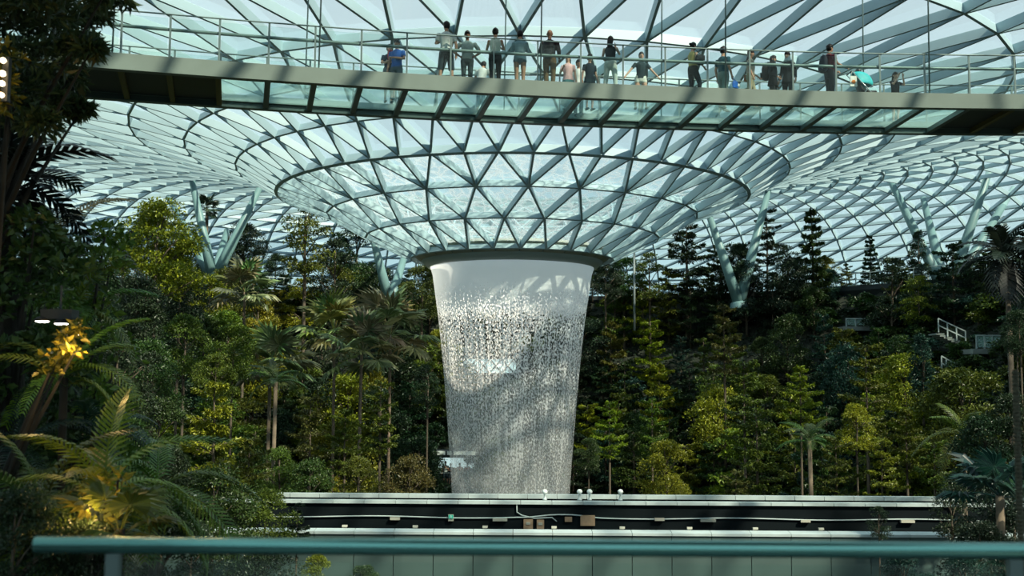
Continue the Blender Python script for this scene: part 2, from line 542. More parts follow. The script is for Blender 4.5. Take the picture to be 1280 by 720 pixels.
# unseen slab added over the camera to keep the near plants in the shade
t = MB().box((-14, -8, 9.2), (13, 10.5, 9.7)).build('added_shade_slab', M['concrete'])
tag(t, 'unseen concrete slab added over the viewing terrace for shade', kind='structure')
t = MB().box((-6, -4, -1.9), (6, 4.6, -1.62)).build('floor_terrace', M['concrete'])
tag(t, 'viewing terrace behind the handrail', kind='structure')

# ------------------------------------------------------------------ railings on the rim terrace, in bays
M['rail_white'] = simple('pale_railing_paint', (0.42, 0.50, 0.50), 0.5, 0.2)
def pol(r, a, z): return Vector((r * math.sin(a), 70 - r * math.cos(a), z))
rim_rail = empty('terrace_railing', pol(RIM_R, PI, 9.0))
tag(rim_rail, 'pale post and rail barrier along the terrace on top of the bank', 'railing')
O = Vector(rim_rail.location)
post = None
rg = 72
for k in range(rg + 1):
    a = R(108) + R(144) * k / rg
    if post is None:
        post = MB().box((-0.035, -0.035, 0), (0.035, 0.035, 1.1)).mesh('post', M['rail_white'])
    o = link('post', post, rim_rail); o.location = pol(RIM_R + 0.2, a, 9.0) - O
for z in (0.55, 1.1):
    MB().tube([pol(RIM_R + 0.2, R(108) + R(144) * k / rg, 9.0 + z) - O for k in range(rg + 1)], 0.035, 6).build('rail', M['rail_white'], rim_rail, True)

# ------------------------------------------------------------------ raking tree columns that carry the roof
M['column'] = simple('column_paint', (0.15, 0.27, 0.28), 0.45, 0.0, noise=0.06, nscale=0.7)
def tree_column(label, base, arms, d, rad):
    b = at(base[0], base[1], d)
    root = empty('tree_column', (b.x, b.y, b.z))
    tag(root, label, 'column', 'raking columns carrying the roof')
    for (px, py, dd) in arms:
        p = at(px, py, dd) - b
        q = p * 1.04
        MB().tube([p * 0.0, p * 0.3, q], [rad * 1.25, rad * 1.1, rad * 0.62], 12).build('arm', M['column'], root, True)
    MB().lathe([(rad * 2.0, -0.4), (rad * 1.9, 0.0), (rad * 1.3, 0.25), (0, 0.3)], 16).build('foot', M['column'], root, True)
    return root
tree_column('raking steel column with four arms rising left of the funnel', (267, 352), [(240, 226, 97), (327, 230, 99), (212, 250, 104), (283, 290, 102)], 98, 0.40)
tree_column('raking steel column with a V of arms under the funnel left of the waterfall', (487, 380), [(464, 288, 98), (508, 312, 104)], 100, 0.40)
tree_column('raking steel column with a V of arms among trees right of the waterfall', (924, 380), [(886, 268, 98), (960, 240, 100)], 99.5, 0.42)
tree_column('raking steel column with four spread arms beside the creeper clad pole', (1184, 372), [(1115, 230, 98), (1236, 216, 94), (1155, 252, 101), (1264, 240, 100)], 96, 0.42)

# ------------------------------------------------------------------ the grey guideway crossing the valley
M['panel'] = simple('guideway_panel_grey', (0.072, 0.115, 0.108), 0.55, 0, noise=0.10, nscale=0.8)
M['coping'] = simple('pale_coping', (0.48, 0.56, 0.56), 0.4, 0, noise=0.10, nscale=2.0)
M['plate'] = simple('bare_wood_plate', (0.42, 0.27, 0.17), 0.7, 0, noise=0.15, nscale=5)
M['lamp_shell'] = simple('light_fitting_shell', (0.50, 0.48, 0.40), 0.5)
M['black_box'] = simple('dark_equipment', (0.10, 0.13, 0.14), 0.5)
def z_at(py, d): return at(640, py, d).z
gy0, gy1, gy2 = 35.0, 44.4, 47.0
gz = z_at(664.5, gy0)
gw = empty('guideway', (0, gy0, gz - 3.0))
tag(gw, 'long grey panelled guideway trough crossing in front of the waterfall', 'guideway')
O = Vector(gw.location)
GX0, GX1 = -15.5, 20.5
pw = 48.9 / F * gy0
x0 = (643 - 640) / F * gy0
ks = range(int((GX0 - x0) / pw) - 1, int((GX1 - x0) / pw) + 1)
pm = MB().box((0.012, 0, -3.0), (pw - 0.012, 0.06, -0.09)).mesh('panel', M['panel'])
cm = MB().add([(0.008, -0.05, -0.10), (pw - 0.008, -0.05, -0.10), (pw - 0.008, -0.05, -0.02), (0.008, -0.05, -0.02), (0.008, 0.36, -0.10), (pw - 0.008, 0.36, -0.10), (pw - 0.008, 0.36, 0.03), (0.008, 0.36, 0.03)],
              [(0,1,2,3),(5,4,7,6),(3,2,6,7),(0,4,5,1),(0,3,7,4),(1,5,6,2)]).mesh('coping', M['coping'])
for k in ks:
    for nm, me in (('panel', pm), ('coping', cm)):
        o = link(nm, me, gw); o.location = Vector((x0 + k * pw, gy0, gz)) - O
mb = MB()
mb.box((GX0, gy0 + 0.06, gz - 3.0), (GX1, gy0 + 0.3, gz - 0.10))       # near parapet core
mb.box((GX0, gy0, gz - 3.6), (GX1, gy2, gz - 3.0))                        # deck
mb.box((GX0, gy1, gz - 3.0), (GX1, gy1 + 0.25, gz - 0.12))              # inner far parapet
mb.box((GX0, gy2 - 0.25, gz - 3.0), (GX1, gy2, gz - 0.12))
MB_shift = [tuple(Vector(v) - O) for v in mb.v]; mb.v = MB_shift
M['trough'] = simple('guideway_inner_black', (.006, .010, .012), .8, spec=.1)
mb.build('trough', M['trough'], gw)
pw2 = pw * 1.0
ca = MB().box((0.01, -0.12, -0.12), (pw2 - 0.01, 0.30, 0.0)).mesh('far_coping', M['coping'])
cb = MB().box((0.01, -0.02, -0.13), (pw2 - 0.01, 0.34, 0.03)).mesh('far_coping', M['coping'])
x = GX0
while x < GX1 - 0.5:
    o = link('far_coping', ca, gw); o.location = Vector((x, gy1, gz)) - O
    o = link('far_coping', cb, gw); o.location = Vector((x + 0.3, gy2 - 0.3, gz)) - O
    x += pw2
# conduit along the inner wall with its sag
cy = gy1 - 0.06
rnd = random.Random(5)
pts = []
xx = -10.5
while xx < 18.6:
    pts.append(Vector((xx, cy, z_at(647, cy) + 0.03 * math.sin(xx * 0.9) + (0.10 if 0.8 < xx < 3.5 else 0.0) * math.sin((xx - 0.8) * 1.2))) - O)
    xx += 0.4
MB().tube(pts, 0.028, 6).build('conduit', M['coping'], gw, True)
MB().tube([Vector((at(px, py, cy).x, cy, at(px, py, cy).z)) - O for px, py in ((646, 627), (646, 640), (652, 644), (668, 648), (690, 647), (696, 652))], 0.025, 6).build('conduit', M['coping'], gw, True)
def on_wall(name, px0, py0, px1, py1, mat, depth=0.08, inset=None, label=None):
    a = at(px0, py0, gy1 - 0.02); b = at(px1, py1, gy1 - 0.02)
    p = MB().box((a.x, gy1 - 0.02 - depth, b.z), (b.x, gy1 - 0.0, a.z))
    p.v = [tuple(Vector(v) - O) for v in p.v]
    o = p.build(name, mat, gw)
    if label: o['label'] = label
    if inset:
        q = MB().box(((a.x+b.x)/2 - 0.08, gy1 - 0.05 - depth, a.z - 0.20), ((a.x+b.x)/2 + 0.08, gy1 - 0.02 - depth, a.z - 0.10))
        q.v = [tuple(Vector(v) - O) for v in q.v]
        q.build('wall_light', M['lamp_shell'], o)
    return o
on_wall('cover_plate', 654.5, 649, 666, 663, M['plate'], inset=True)
on_wall('cover_plate', 671, 649.5, 680, 661, M['plate'], inset=True)
on_wall('cover_plate', 706, 646, 715, 652, M['plate'])
on_wall('cover_plate', 725.5, 644, 743.5, 657, M['plate'])
for px0, px1, py in ((488, 500, 648), (616, 634, 649.5), (818, 830, 649), (875, 894, 650.5), (1000, 1012, 651), (1125, 1142, 651.5)):
    on_wall('light_fitting', px0, py - 1.6, px1, py + 1.6, M['lamp_shell'], 0.15)
ex = on_wall('exit_sign', 560.5, 643, 567, 651, M['lamp_shell'], 0.12)
M['exit_green'] = glow('exit_sign_green', (0.02, 0.30, 0.20), 0.9)
M['sign_white'] = simple('sign_white', (0.8, 0.85, 0.82), 0.5)
a = at(561, 643.5, gy1 - 0.16); b = at(566.5, 648, gy1 - 0.16)
q = MB().box((a.x, a.y - 0.02, b.z), (b.x, a.y, a.z)); q.v = [tuple(Vector(v) - O) for v in q.v]
q.build('sign_face', M['exit_green'], ex)
q = MB(); cx = (a.x + b.x) / 2; cz = (a.z + b.z) / 2          # running figure pictogram
q.ball((cx, a.y - 0.025, cz + 0.045), 0.014)
q.tube([(cx, a.y - 0.025, cz + 0.03), (cx - 0.01, a.y - 0.025, cz - 0.015), (cx + 0.03, a.y - 0.025, cz - 0.055)], 0.009, 5)
q.tube([(cx - 0.01, a.y - 0.025, cz - 0.01), (cx - 0.045, a.y - 0.025, cz - 0.045)], 0.009, 5)
q.tube([(cx - 0.035, a.y - 0.025, cz + 0.01), (cx, a.y - 0.025, cz + 0.022), (cx + 0.035, a.y - 0.025, cz + 0.005)], 0.007, 5)
q.v = [tuple(Vector(v) - O) for v in q.v]
q.build('pictogram', M['sign_white'], ex)
# bollard lamps on the far rim
for i, (px, rel) in enumerate(((681, 'standing alone under the waterfall'), (724.5, 'nearest the right edge of the waterfall'), (737, 'with a leafy sprig behind its head'), (775.5, 'standing farthest from the waterfall'))):
    p = at(px, 627, gy1 + 0.5); root = empty('rim_lamp', (p.x, gy1 + 0.5, gz))
    tag(root, 'small white globe lamp on the guideway rim, ' + rel, 'lamp', 'globe lamps on the guideway rim')
    h = at(px, 613, gy1 + 0.5).z - gz
    MB().lathe([(0.0, 0), (0.10, 0), (0.09, 0.03), (0.045, 0.08), (0.04, h - 0.16), (0.07, h - 0.14), (0, h - 0.13)], 10).build('stem', M['coping'], root, True)
    MB().ball((0, 0, h - 0.05), (0.11, 0.11, 0.10), 10, 8).build('globe', M['sign_white'], root, True)
# cable clips standing on the near coping
for i, px in enumerate((431, 519, 606, 692, 777, 861, 943, 1025, 1106, 1186)):
    p = at(px, 662, gy0 + 0.5)
    q = MB().box((p.x - 0.06, gy0 + 0.40, gz - 0.1), (p.x + 0.06, gy0 + 0.48, gz + 0.10)).box((p.x - 0.07, gy0 + 0.36, gz + 0.06), (p.x + 0.09, gy0 + 0.46, gz + 0.12))
    q.v = [tuple(Vector(v) - O) for v in q.v]
    q.build('clip', M['lamp_shell'], gw)

def d_hit(px, py, d0=46.0, d1=112.0):
    """depth at which the sight line of a pixel meets the planted bank"""
    d = d0
    while d < d1:
        p = at(px, py, d)
        if p.z <= ground(p.x, p.y): break
        d += 0.25
    return d
# ------------------------------------------------------------------ glazed gallery seen through the falling water
gal = at(612, 466, d_hit(612, 466) - 1.2)
root = empty('lattice_gallery', (gal.x, gal.y, gal.z))
tag(root, 'pale glazed gallery with crossed lattice bars behind the waterfall', 'gallery')
M['gallery_glass'] = glow('glass_with_sky_glow', (0.62, 0.85, 0.84), 0.85)  # glow put into the pane in place of sky reflected in the glass
w = 3.3; h = 1.25
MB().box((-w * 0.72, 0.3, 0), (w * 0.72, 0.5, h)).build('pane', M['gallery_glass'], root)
for k in range(-3, 3):
    MB().beam((k * w / 3, 0.1, 0), ((k + 1) * w / 3, 0.1, h), (0, 1, 0), 0.12, 0.15).build('lattice_bar', M['dark_concrete'], root)
    MB().beam(((k + 1) * w / 3, 0.1, 0), (k * w / 3, 0.1, h), (0, 1, 0), 0.12, 0.15).build('lattice_bar', M['dark_concrete'], root)
MB().box((-w, 0, -0.25), (w, 0.6, 0)).build('sill', M['dark_concrete'], root)
MB().box((-w, 0, h), (w, 1.6, h + 0.3)).build('canopy', M['dark_concrete'], root)

# ------------------------------------------------------------------ small viewing deck beside the foot of the waterfall
p = at(552, 607, d_hit(552, 607) - 3.2)
deck = empty('viewing_deck', (p.x, p.y, p.z))
tag(deck, 'small shaded viewing deck with a pale fascia beside the foot of the waterfall', 'deck')
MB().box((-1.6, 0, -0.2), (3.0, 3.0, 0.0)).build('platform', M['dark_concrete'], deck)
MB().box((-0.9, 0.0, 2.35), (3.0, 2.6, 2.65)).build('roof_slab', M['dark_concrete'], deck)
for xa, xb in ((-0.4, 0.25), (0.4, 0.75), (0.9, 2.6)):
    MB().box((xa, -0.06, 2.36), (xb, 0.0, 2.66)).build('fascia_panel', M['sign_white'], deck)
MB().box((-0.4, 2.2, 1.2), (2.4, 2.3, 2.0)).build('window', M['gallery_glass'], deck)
for xx in (-0.8, 2.9):
    MB().box((xx, 0, 0), (xx + 0.1, 0.1, 2.35)).build('post', M['dark_concrete'], deck)
MB().box((-1.5, -0.02, 0.95), (3.0, 0.03, 1.0)).build('handrail', M['rail_white'], deck)

# ------------------------------------------------------------------ stairs and balustrades in the bank on the far side
def stair(name, label, a, b, d, landing=None):
    """a flight from pixel a (top) to pixel b (bottom) at depth d with railing on the near side"""
    A = at(a[0], a[1], d); B = at(b[0], b[1], d)
    root = empty(name, (B.x, B.y, B.z - 1.0)); tag(root, label, 'stairs')
    o = Vector(root.location)
    n = 7
    for k in range(n):
        t0 = k / n
        c = A.lerp(B, (k + 0.5) / n) - o
        MB().box((c.x - 0.3, 0.1, c.z - 1.12), (c.x + 0.3, 1.6, c.z - 1.0)).build('tread', M['concrete'], root)
    for k in range(4):
        c = A.lerp(B, k / 3) - o
        MB().box((c.x - 0.04, 0.0, c.z - 1.0), (c.x + 0.04, 0.08, c.z)).build('post', M['rail_white'], root)
    for dz in (0.0, -0.5):
        MB().beam(A - o + Vector((0, 0, dz)), B - o + Vector((0, 0, dz)), (0, 1, 0), 0.08, 0.08).build('rail', M['rail_white'], root)
    mb = MB().add([A - o + Vector((0, .04, -0.1)), B - o + Vector((0, .04, -0.1)), B - o + Vector((0, .04, -1.0)), A - o + Vector((0, .04, -1.0))], [(0, 1, 2, 3)])
    mb.build('pane', M['clear_glass'], root)
    return root
stair('garden_stair', 'upper pale railed stair flight descending in the bank towards the glass landing', (1173, 398), (1207, 414), d_hit(1207, 424) - 1.7)
stair('garden_stair', 'lower short pale railed stair flight below the upper flight', (1177, 445), (1195, 455), d_hit(1195, 466) - 1.7)
stair('garden_stair', 'lowest pale railed stair flight leading down to the white wall', (1222, 463), (1240, 474), d_hit(1240, 486) - 1.7)
def balustrade(label, px0, px1, py0, py1, d, posts):
    A = at(px0, py1, d); B = at(px1, py1, d); h = at(px0, py0, d).z - A.z
    root = empty('glass_balustrade', (A.x, A.y, A.z)); tag(root, label, 'balustrade')
    L = B.x - A.x
    for k in range(posts + 1):
        MB().box((L * k / posts - 0.04, 0, 0), (L * k / posts + 0.04, 0.08, h)).build('post', M['rail_white'], root)
        if k < posts:
            MB().box((L * k / posts + 0.06, 0.02, 0.1), (L * (k + 1) / posts - 0.06, 0.05, h - 0.06)).build('pane', M['floor_glass'], root)
    MB().box((-0.04, -0.02, h - 0.05), (L + 0.04, 0.1, h + 0.03)).build('rail', M['rail_white'], root)
    MB().box((-0.3, -0.1, -0.35), (L + 0.3, 2.2, 0.0)).build('landing', M['concrete'], root)
balustrade('glass balustrade of the sunlit landing high in the bank', 1058, 1093, 398, 408, d_hit(1076, 408) - 1.5, 3)
balustrade('glass balustrade of the stair landing with a pale rail', 1221, 1251, 419, 436, d_hit(1236, 436) - 1.5, 3)
balustrade('low glass balustrade in front of the white wall piece', 1238, 1276, 473, 484, d_hit(1257, 484) - 1.5, 3)
balustrade('glass balustrade of a terrace corner above the fan palms', 372, 420, 369, 385, d_hit(396, 385) - 1.5, 4)
p = at(1272, 484, d_hit(1272, 484) - .3)
t = MB().box((-0.45, 0, 0), (1.4, 0.3, 1.35)).build('wall_garden', M['sign_white']); t.location = p
tag(t, 'white wall piece behind the low glass balustrade', kind='structure')
# ------------------------------------------------------------------ the glass floored footbridge
BT, BB, BF = 8.15, 7.74, 7.92                 # heights: kerb beam top and bottom, glass floor
samp = [(120, 63), (320, 80), (480, 92), (640, 98), (800, 106), (960, 112), (1120, 116), (1280, 118)]
XY = []
for px, py in samp:
    v = CAM_R @ Vector(((px - 640) / F, (360 - py) / F, -1))
    d = BT * v.y / v.z
    XY.append((v.x / v.y * d, d))
co = np.polyfit([a for a, _ in XY], [b for _, b in XY], 2)
def bridge_y(x): return float(np.polyval(co, x))
BW = 3.3
def edge_pt(x, w, z):
    """point of the bridge: x along the near edge, w metres across towards the far edge"""
    dy = 2 * co[0] * x + co[1]
    n = Vector((-dy, 1, 0)).normalized()
    return Vector((x, bridge_y(x), z)) + n * w
BX0, BX1 = -19.0, 17.5
br = empty('footbridge', (0, bridge_y(0), BB))
tag(br, 'suspended steel footbridge with a glass floor carrying the visitors', 'bridge')
BO = Vector(br.location)
def bp(x, w, z): return edge_pt(x, w, z) - BO
def strip(name, w0, w1, z0, z1, xa, xb, mat, n=60, parent=br):
    vs = []; fs = []
    for k in range(n + 1):
        x = xa + (xb - xa) * k / n
        vs += [bp(x, w0, z0), bp(x, w1, z0), bp(x, w1, z1), bp(x, w0, z1)]
    for k in range(n):
        for a in range(4):
            b = (a + 1) % 4
            fs.append((k*4+a, k*4+b, (k+1)*4+b, (k+1)*4+a))
    fs += [(3, 2, 1, 0), (n*4, n*4+1, n*4+2, n*4+3)]
    return MB().add(vs, fs).build(name, mat, parent)
strip('kerb_beam', -0.02, 0.22, BB, BT, BX0, BX1, M['fascia'])['label'] = 'pale olive near kerb beam'
strip('kerb_beam', BW - 0.24, BW, BB, BT - 0.05, BX0, BX1, M['steel_dark'])['label'] = 'dark far kerb beam'
strip('floor_edge', 0.22, 0.30, BF - 0.03, BF + 0.02, BX0, BX1, M['rail'])
strip('floor_edge', BW - 0.32, BW - 0.24, BF - 0.03, BF + 0.02, BX0, BX1, M['rail'])
# cross ribs and posts stand at the same stations
def x_of_px(px):
    x = (px - 640) / F * 29
    for _ in range(8):
        p = proj(edge_pt(x, 0.1, 7.9)); x += (px - p[0]) / F * p[2]
    return x
stations = [30, 90, 150, 211, 273, 335, 393, 451, 508, 563, 617, 672, 726, 779, 832, 885, 938, 992, 1046, 1101, 1157, 1213, 1270]
SX = [x_of_px(p) for p in stations]
SX = [SX[0] - (SX[1] - SX[0]) * 2, SX[0] - (SX[1] - SX[0])] + SX + [SX[-1] + (SX[-1] - SX[-2])]
M['rib'] = simple('rib_paint_ochre', (0.13, 0.115, 0.03), 0.6)
M['dark_floor'] = simple('dark_floor_plate', (0.02, 0.03, 0.033), 0.5)
xg0, xg1 = x_of_px(273), x_of_px(1213)
for x in SX:
    if x < xg0 + 0.2 or x > xg1 + 0.2: w_, m_ = 0.14, M['rib']
    else: w_, m_ = 0.15, M['steel_dark']
    MB().beam(bp(x, 0.22, BB + 0.02), bp(x, BW - 0.24, BB + 0.02), (0, 0, 1), w_, 0.13).build('rib', m_, br)
for xa, xb in zip(SX, SX[1:]):
    xm = (xa + xb) / 2
    q = [(xa + 0.03, 0.26), (xb - 0.03, 0.26), (xb - 0.03, BW - 0.26), (xa + 0.03, BW - 0.26)]
    lo = [bp(x, w, BF - 0.02) for x, w in q]; hi = [bp(x, w, BF + 0.01) for x, w in q]
    gl = xg0 < xm < xg1
    mb = MB().add(lo + hi, [(0,3,2,1),(4,5,6,7),(0,1,5,4),(1,2,6,5),(2,3,7,6),(3,0,4,7)])
    o = mb.build('floor_panel', M['floor_glass'] if gl else M['dark_floor'], br)
    if not gl: o['label'] = 'dark solid floor panel'
# railings on both edges
for side, w, dark in ((0, 0.10, False), (1, BW - 0.12, True)):
    for x in SX:
        MB().beam(bp(x, w, BT - 0.02), bp(x, w, BT + 1.12), (0, 1, 0), 0.045, 0.045).build('post', M['rail'], br)
    xs = np.linspace(BX0, BX1, 60)
    MB().tube([bp(x, w, BT + 1.12) for x in xs], 0.020, 6).build('top_rail', M['rail'], br, True)
    MB().tube([bp(x, w + (0.10 if side == 0 else -0.10), BT + 0.76) for x in xs], 0.045, 8).build('handrail', M['rail'], br, True)
    for xa, xb in zip(SX, SX[1:]):
        q = [bp(xa + 0.05, w, BT + 0.05), bp(xb - 0.05, w, BT + 0.05), bp(xb - 0.05, w, BT + 1.02), bp(xa + 0.05, w, BT + 1.02)]
        nrm = (q[1] - q[0]).cross(Vector((0, 0, 1))).normalized() * 0.012
        MB().add([p + nrm for p in q] + [p - nrm for p in q], [(0,1,2,3),(7,6,5,4),(0,4,5,1),(1,5,6,2),(2,6,7,3),(3,7,4,0)]).build('balustrade_pane', M['clear_glass'], br)
# hanger cables up to the roof
for px, w in ((398, 0.0), (675, 0.0), (906, 0.0), (1161, 0.0), (382, BW), (648, BW), (857, BW), (1126, BW), (140, 0.0)):
    x = x_of_px(px) if w == 0 else x_of_px(px) + 0.1
    a = bp(x, w + (0.03 if w == 0 else -0.05), BT - 0.1)
    MB().tube([a, a + Vector((0.10, 0.0, 9.0))], 0.022, 6).build('hanger_cable', M['cable'], br, True)
# ------------------------------------------------------------------ people: one continuous surface per body
DG = None
def solid(lofts, voxel, name, mat, ratio=0.4, parent=None):
    """closed lofts [(centre, rx, ry), ...] fused into one skin"""
    mb = MB(); n = 10
    for lf in lofts:
        vs = []; fs = []
        prev = None
        for i, (c, rx, ry) in enumerate(lf):
            c = Vector(c)
            t = (Vector(lf[min(i+1, len(lf)-1)][0]) - Vector(lf[max(i-1, 0)][0])).normalized()
            ref = Vector((1, 0, 0)) if abs(t.x) < 0.85 else Vector((0, 1, 0))
            if prev is not None: ref = prev
            a = (ref - t * ref.dot(t)).normalized(); prev = a
            b = t.cross(a)
            for k in range(n):
                an = 2 * PI * k / n
                vs.append(c + a * (rx * math.cos(an)) + b * (ry * math.sin(an)))
        m = len(lf)
        for i in range(m - 1):
            for k in range(n):
                fs.append((i*n+k, i*n+(k+1) % n, (i+1)*n+(k+1) % n, (i+1)*n+k))
        # rounded ends
        for e, s in ((0, -1), (m - 1, 1)):
            t = (Vector(lf[m-1 if s > 0 else 1][0]) - Vector(lf[m-2 if s > 0 else 0][0])).normalized() * s
            tip = Vector(lf[e][0]) + t * min(lf[e][1], lf[e][2]) * 0.6
            vs.append(tip); ti = len(vs) - 1
            for k in range(n):
                fs.append((e*n+k, e*n+(k+1) % n, ti) if s > 0 else (e*n+(k+1) % n, e*n+k, ti))
        mb.add(vs, fs)
    o = mb.build(name, mat, None)
    md = o.modifiers.new('r', 'REMESH'); md.mode = 'VOXEL'; md.voxel_size = voxel; md.use_smooth_shade = True
    if ratio < 1:
        dm = o.modifiers.new('d', 'DECIMATE'); dm.ratio = ratio
    dg = bpy.context.evaluated_depsgraph_get()
    me = bpy.data.meshes.new_from_object(o.evaluated_get(dg))
    me.name = name
    if not me.materials: me.materials.append(mat)
    old = o.data
    o.modifiers.clear(); o.data = me
    bpy.data.meshes.remove(old)
    if parent: o.parent = parent
    return o

_cm = {}
def cloth(c, rough=0.85):
    k = (tuple(c), rough)
    if k not in _cm:
        _cm[k] = simple('cloth_%d' % len(_cm), c, rough, 0, noise=0.15, nscale=9, spec=0.2)
    return _cm[k]
SKIN = {'light': cloth((0.50, 0.31, 0.22), 0.55), 'tan': cloth((0.36, 0.20, 0.13), 0.55), 'brown': cloth((0.16, 0.085, 0.055), 0.55)}
HAIR = cloth((0.012, 0.010, 0.010), 0.5)
EYE = simple('eye_dark', (0.02, 0.015, 0.012), 0.2)
LIP = cloth((0.30, 0.10, 0.09), 0.5)
ARMS = {  # elbow, wrist, fingers direction, for the +x side
    'down': ((.245, -.03, 1.13), (.265, .05, .90), (0, .25, -1)),
    'hips': ((.38, -.10, 1.17), (.205, .02, 1.02), (-.8, .4, -.3)),
    'rail': ((.27, .10, 1.17), (.19, .37, 1.13), (0, 1, -.1)),
    'photo': ((.25, .20, 1.27), (.09, .30, 1.52), (-.2, .2, 1)),
    'cross': ((.26, .06, 1.15), (-.02, .22, 1.17), (-1, .1, .1)),
    'push': ((.25, .06, 1.15), (.20, .36, 1.06), (0, 1, 0)),
    'spread': ((.36, .05, 1.18), (.50, .15, .98), (.4, .3, -.8)),
    'chest': ((.26, .06, 1.15), (.10, .25, 1.27), (-.5, .3, .6)),
    'hold': ((.25, -.02, 1.13), (.22, .22, 1.00), (0, .6, -.6)),
}
def person(loc, heading, label, H=1.70, skin='tan', top=(.5, .5, .5), bottom=(.05, .05, .06), shoe=(.03, .03, .03), arms=('down', 'down'),
           legs='stand', lean=0.0, head_yaw=0.0, head_pitch=0.0, hair='short', sleeves=0.5, length=1.0, skirt=None, female=False, tank=False, cap=None, scarf=None, coat=False, dress=None, group='visitors on the footbridge', bald=False):
    root = empty('person', loc, heading)
    tag(root, label, 'person', group)
    S = H / 1.70
    sh = 0.165 if female else 0.19
    hipw = 0.095
    def up(p):       # lean the trunk forward about the hips
        p = Vector(p)
        if p.z > 0.93 and lean:
            q = p - Vector((0, 0, 0.93)); q.rotate(Matrix.Rotation(-lean, 3, 'X')); p = q + Vector((0, 0, 0.93))
        return p
    sc = lambda p: Vector(p) * S
    f = 0.88 if female else 1.0
    torso = [((0, 0, .84), .14, .10), ((0, 0, .93), .165, .115), ((0, .005, 1.08), .135*f, .10), ((0, .01, 1.22), .152*f, .11), ((0, 0, 1.35), .165*f, .105), ((0, -.01, 1.425), .125*f, .08), ((0, -.012, 1.46), .06, .06)]
    if female: torso[1] = ((0, 0, .93), .165, .12)
    T = lambda lf, g=0.0: [(sc(up(c)), (rx + g) * S, (ry + g) * S) for c, rx, ry in lf]
    lofts = [T(torso), T([((0, -.012, 1.43), .056, .056), ((0, .0, 1.50), .048, .05), ((0, .012, 1.57), .05, .052)])]
    # head
    hc = sc(up((0, .02, 1.615)))
    hr = Matrix.Rotation(-lean * 0.6 - head_pitch, 3, 'X'); hr = Matrix.Rotation(head_yaw, 3, 'Z') @ hr
    def hd(p): return hc + hr @ (Vector(p) * S)
    lofts.append([(hd((0, .028, -.105)), .030*S, .035*S), (hd((0, .022, -.07)), .052*S, .062*S), (hd((0, .008, -.02)), .070*S, .085*S), (hd((0, 0, .04)), .075*S, .092*S), (hd((0, -.004, .085)), .058*S, .070*S), (hd((0, -.006, .105)), .030*S, .035*S)])
    lofts.append([(hd((0, .085, .012)), .008*S, .010*S), (hd((0, .106, -.022)), .013*S, .014*S)])                        # nose
    for s in (-1, 1):
        lofts.append([(hd((.074*s, -.005, .018)), .012*S, .020*S), (hd((.080*s, -.008, -.022)), .010*S, .014*S)])          # ears
    # arms and hands
    W = {}
    for s, an in ((-1, arms[0]), (1, arms[1])):
        e, w, fd = ARMS[an]
        mir = lambda p: Vector((p[0] * s, p[1], p[2]))
        k = sh / 0.19
        sho = Vector((sh * s * 0.98, -.005, 1.385))
        e = mir((e[0] * (0.9 + 0.1 * k) - (0.19 - sh), e[1], e[2])); w = mir((w[0], w[1], w[2])); fd = Vector((fd[0] * s, fd[1], fd[2])).normalized()
        q = [sho * 1.0, sho.lerp(e, .5), e, e.lerp(w, .35), w]
        rr = [.052*f, .046*f, .039*f, .038*f, .027*f]
        lofts.append(T([(p, r, r) for p, r in zip(q, rr)]))
        pc = w + fd * .045
        side = fd.cross(Vector((s, 0, 0))).normalized() if abs(fd.x) < 0.8 else Vector((0, 0, 1))
        lofts.append(T([(w, .024, .022), (w + fd * .03, .036, .018), (w + fd * .085, .040, .016)]))
        for j, (o_, L) in enumerate(((-.028, .060), (-.010, .072), (.010, .068), (.027, .052))):
            b0 = w + fd * .08 + side * o_
            curl = Vector((0, 0, -1)) if abs(fd.z) < 0.7 else Vector((0, 1, 0)) * (1 if fd.z < 0 else -1)
            lofts.append(T([(b0, .0095, .0095), (b0 + fd * L * .5, .009, .009), (b0 + fd * L * .8 + curl * L * .35, .008, .008)]))
        t0 = w + fd * .025 + side * -.030
        lofts.append(T([(t0, .012, .012), (t0 + side * -.030 + fd * .03, .010, .010), (t0 + side * -.036 + fd * .058, .009, .009)]))
        W[s] = sc(up(w + fd * .10)); 
    # legs
    LG = {'stand': ((0, 0), (0, 0)), 'stride': ((.16, -.02), (-.18, .0)), 'wide': ((0.02, 0), (-0.04, 0)), 'knee': ((.0, .0), (.10, .10))}[legs]
    wide = 0.07 if legs == 'wide' else 0.0
    legl = []
    for s, (fwd, kb) in zip((-1, 1), LG):
        hip = Vector((hipw * s, 0, .90)); ank = Vector(((hipw * .95 + wide) * s, fwd - .02, .085)); kn = hip.lerp(ank, .5) + Vector((0, .03 + kb + abs(fwd) * .15, .02))
        kn.x += wide * .1 * s
        legl.append((hip, kn, ank))
        lofts.append(T([(hip, .085, .09), (hip.lerp(kn, .45), .075, .08), (kn, .054, .056), (kn.lerp(ank, .3), .050, .056), (kn.lerp(ank, .7), .038, .040), (ank, .033, .036)]))
        lofts.append(T([(ank + Vector((0, -.055, -.045)), .030, .028), (ank + Vector((0, .02, -.035)), .036, .038), (ank + Vector((0.008 * s, .12, -.06)), .040, .020), (ank + Vector((0.008 * s, .165, -.065)), .030, .014)]))
    solid(lofts, 0.0115 * S, 'body', SKIN[skin], 0.35, root)
    # face
    for s in (-1, 1):
        MB().ball(hd((.030*s, .079, .010)), .010*S, 6, 5).build('eye', EYE, root, True)
    MB().ball(hd((0, .081, -.062)), (.024*S, .008*S, .006*S), 8, 5).build('mouth', LIP, root, True)
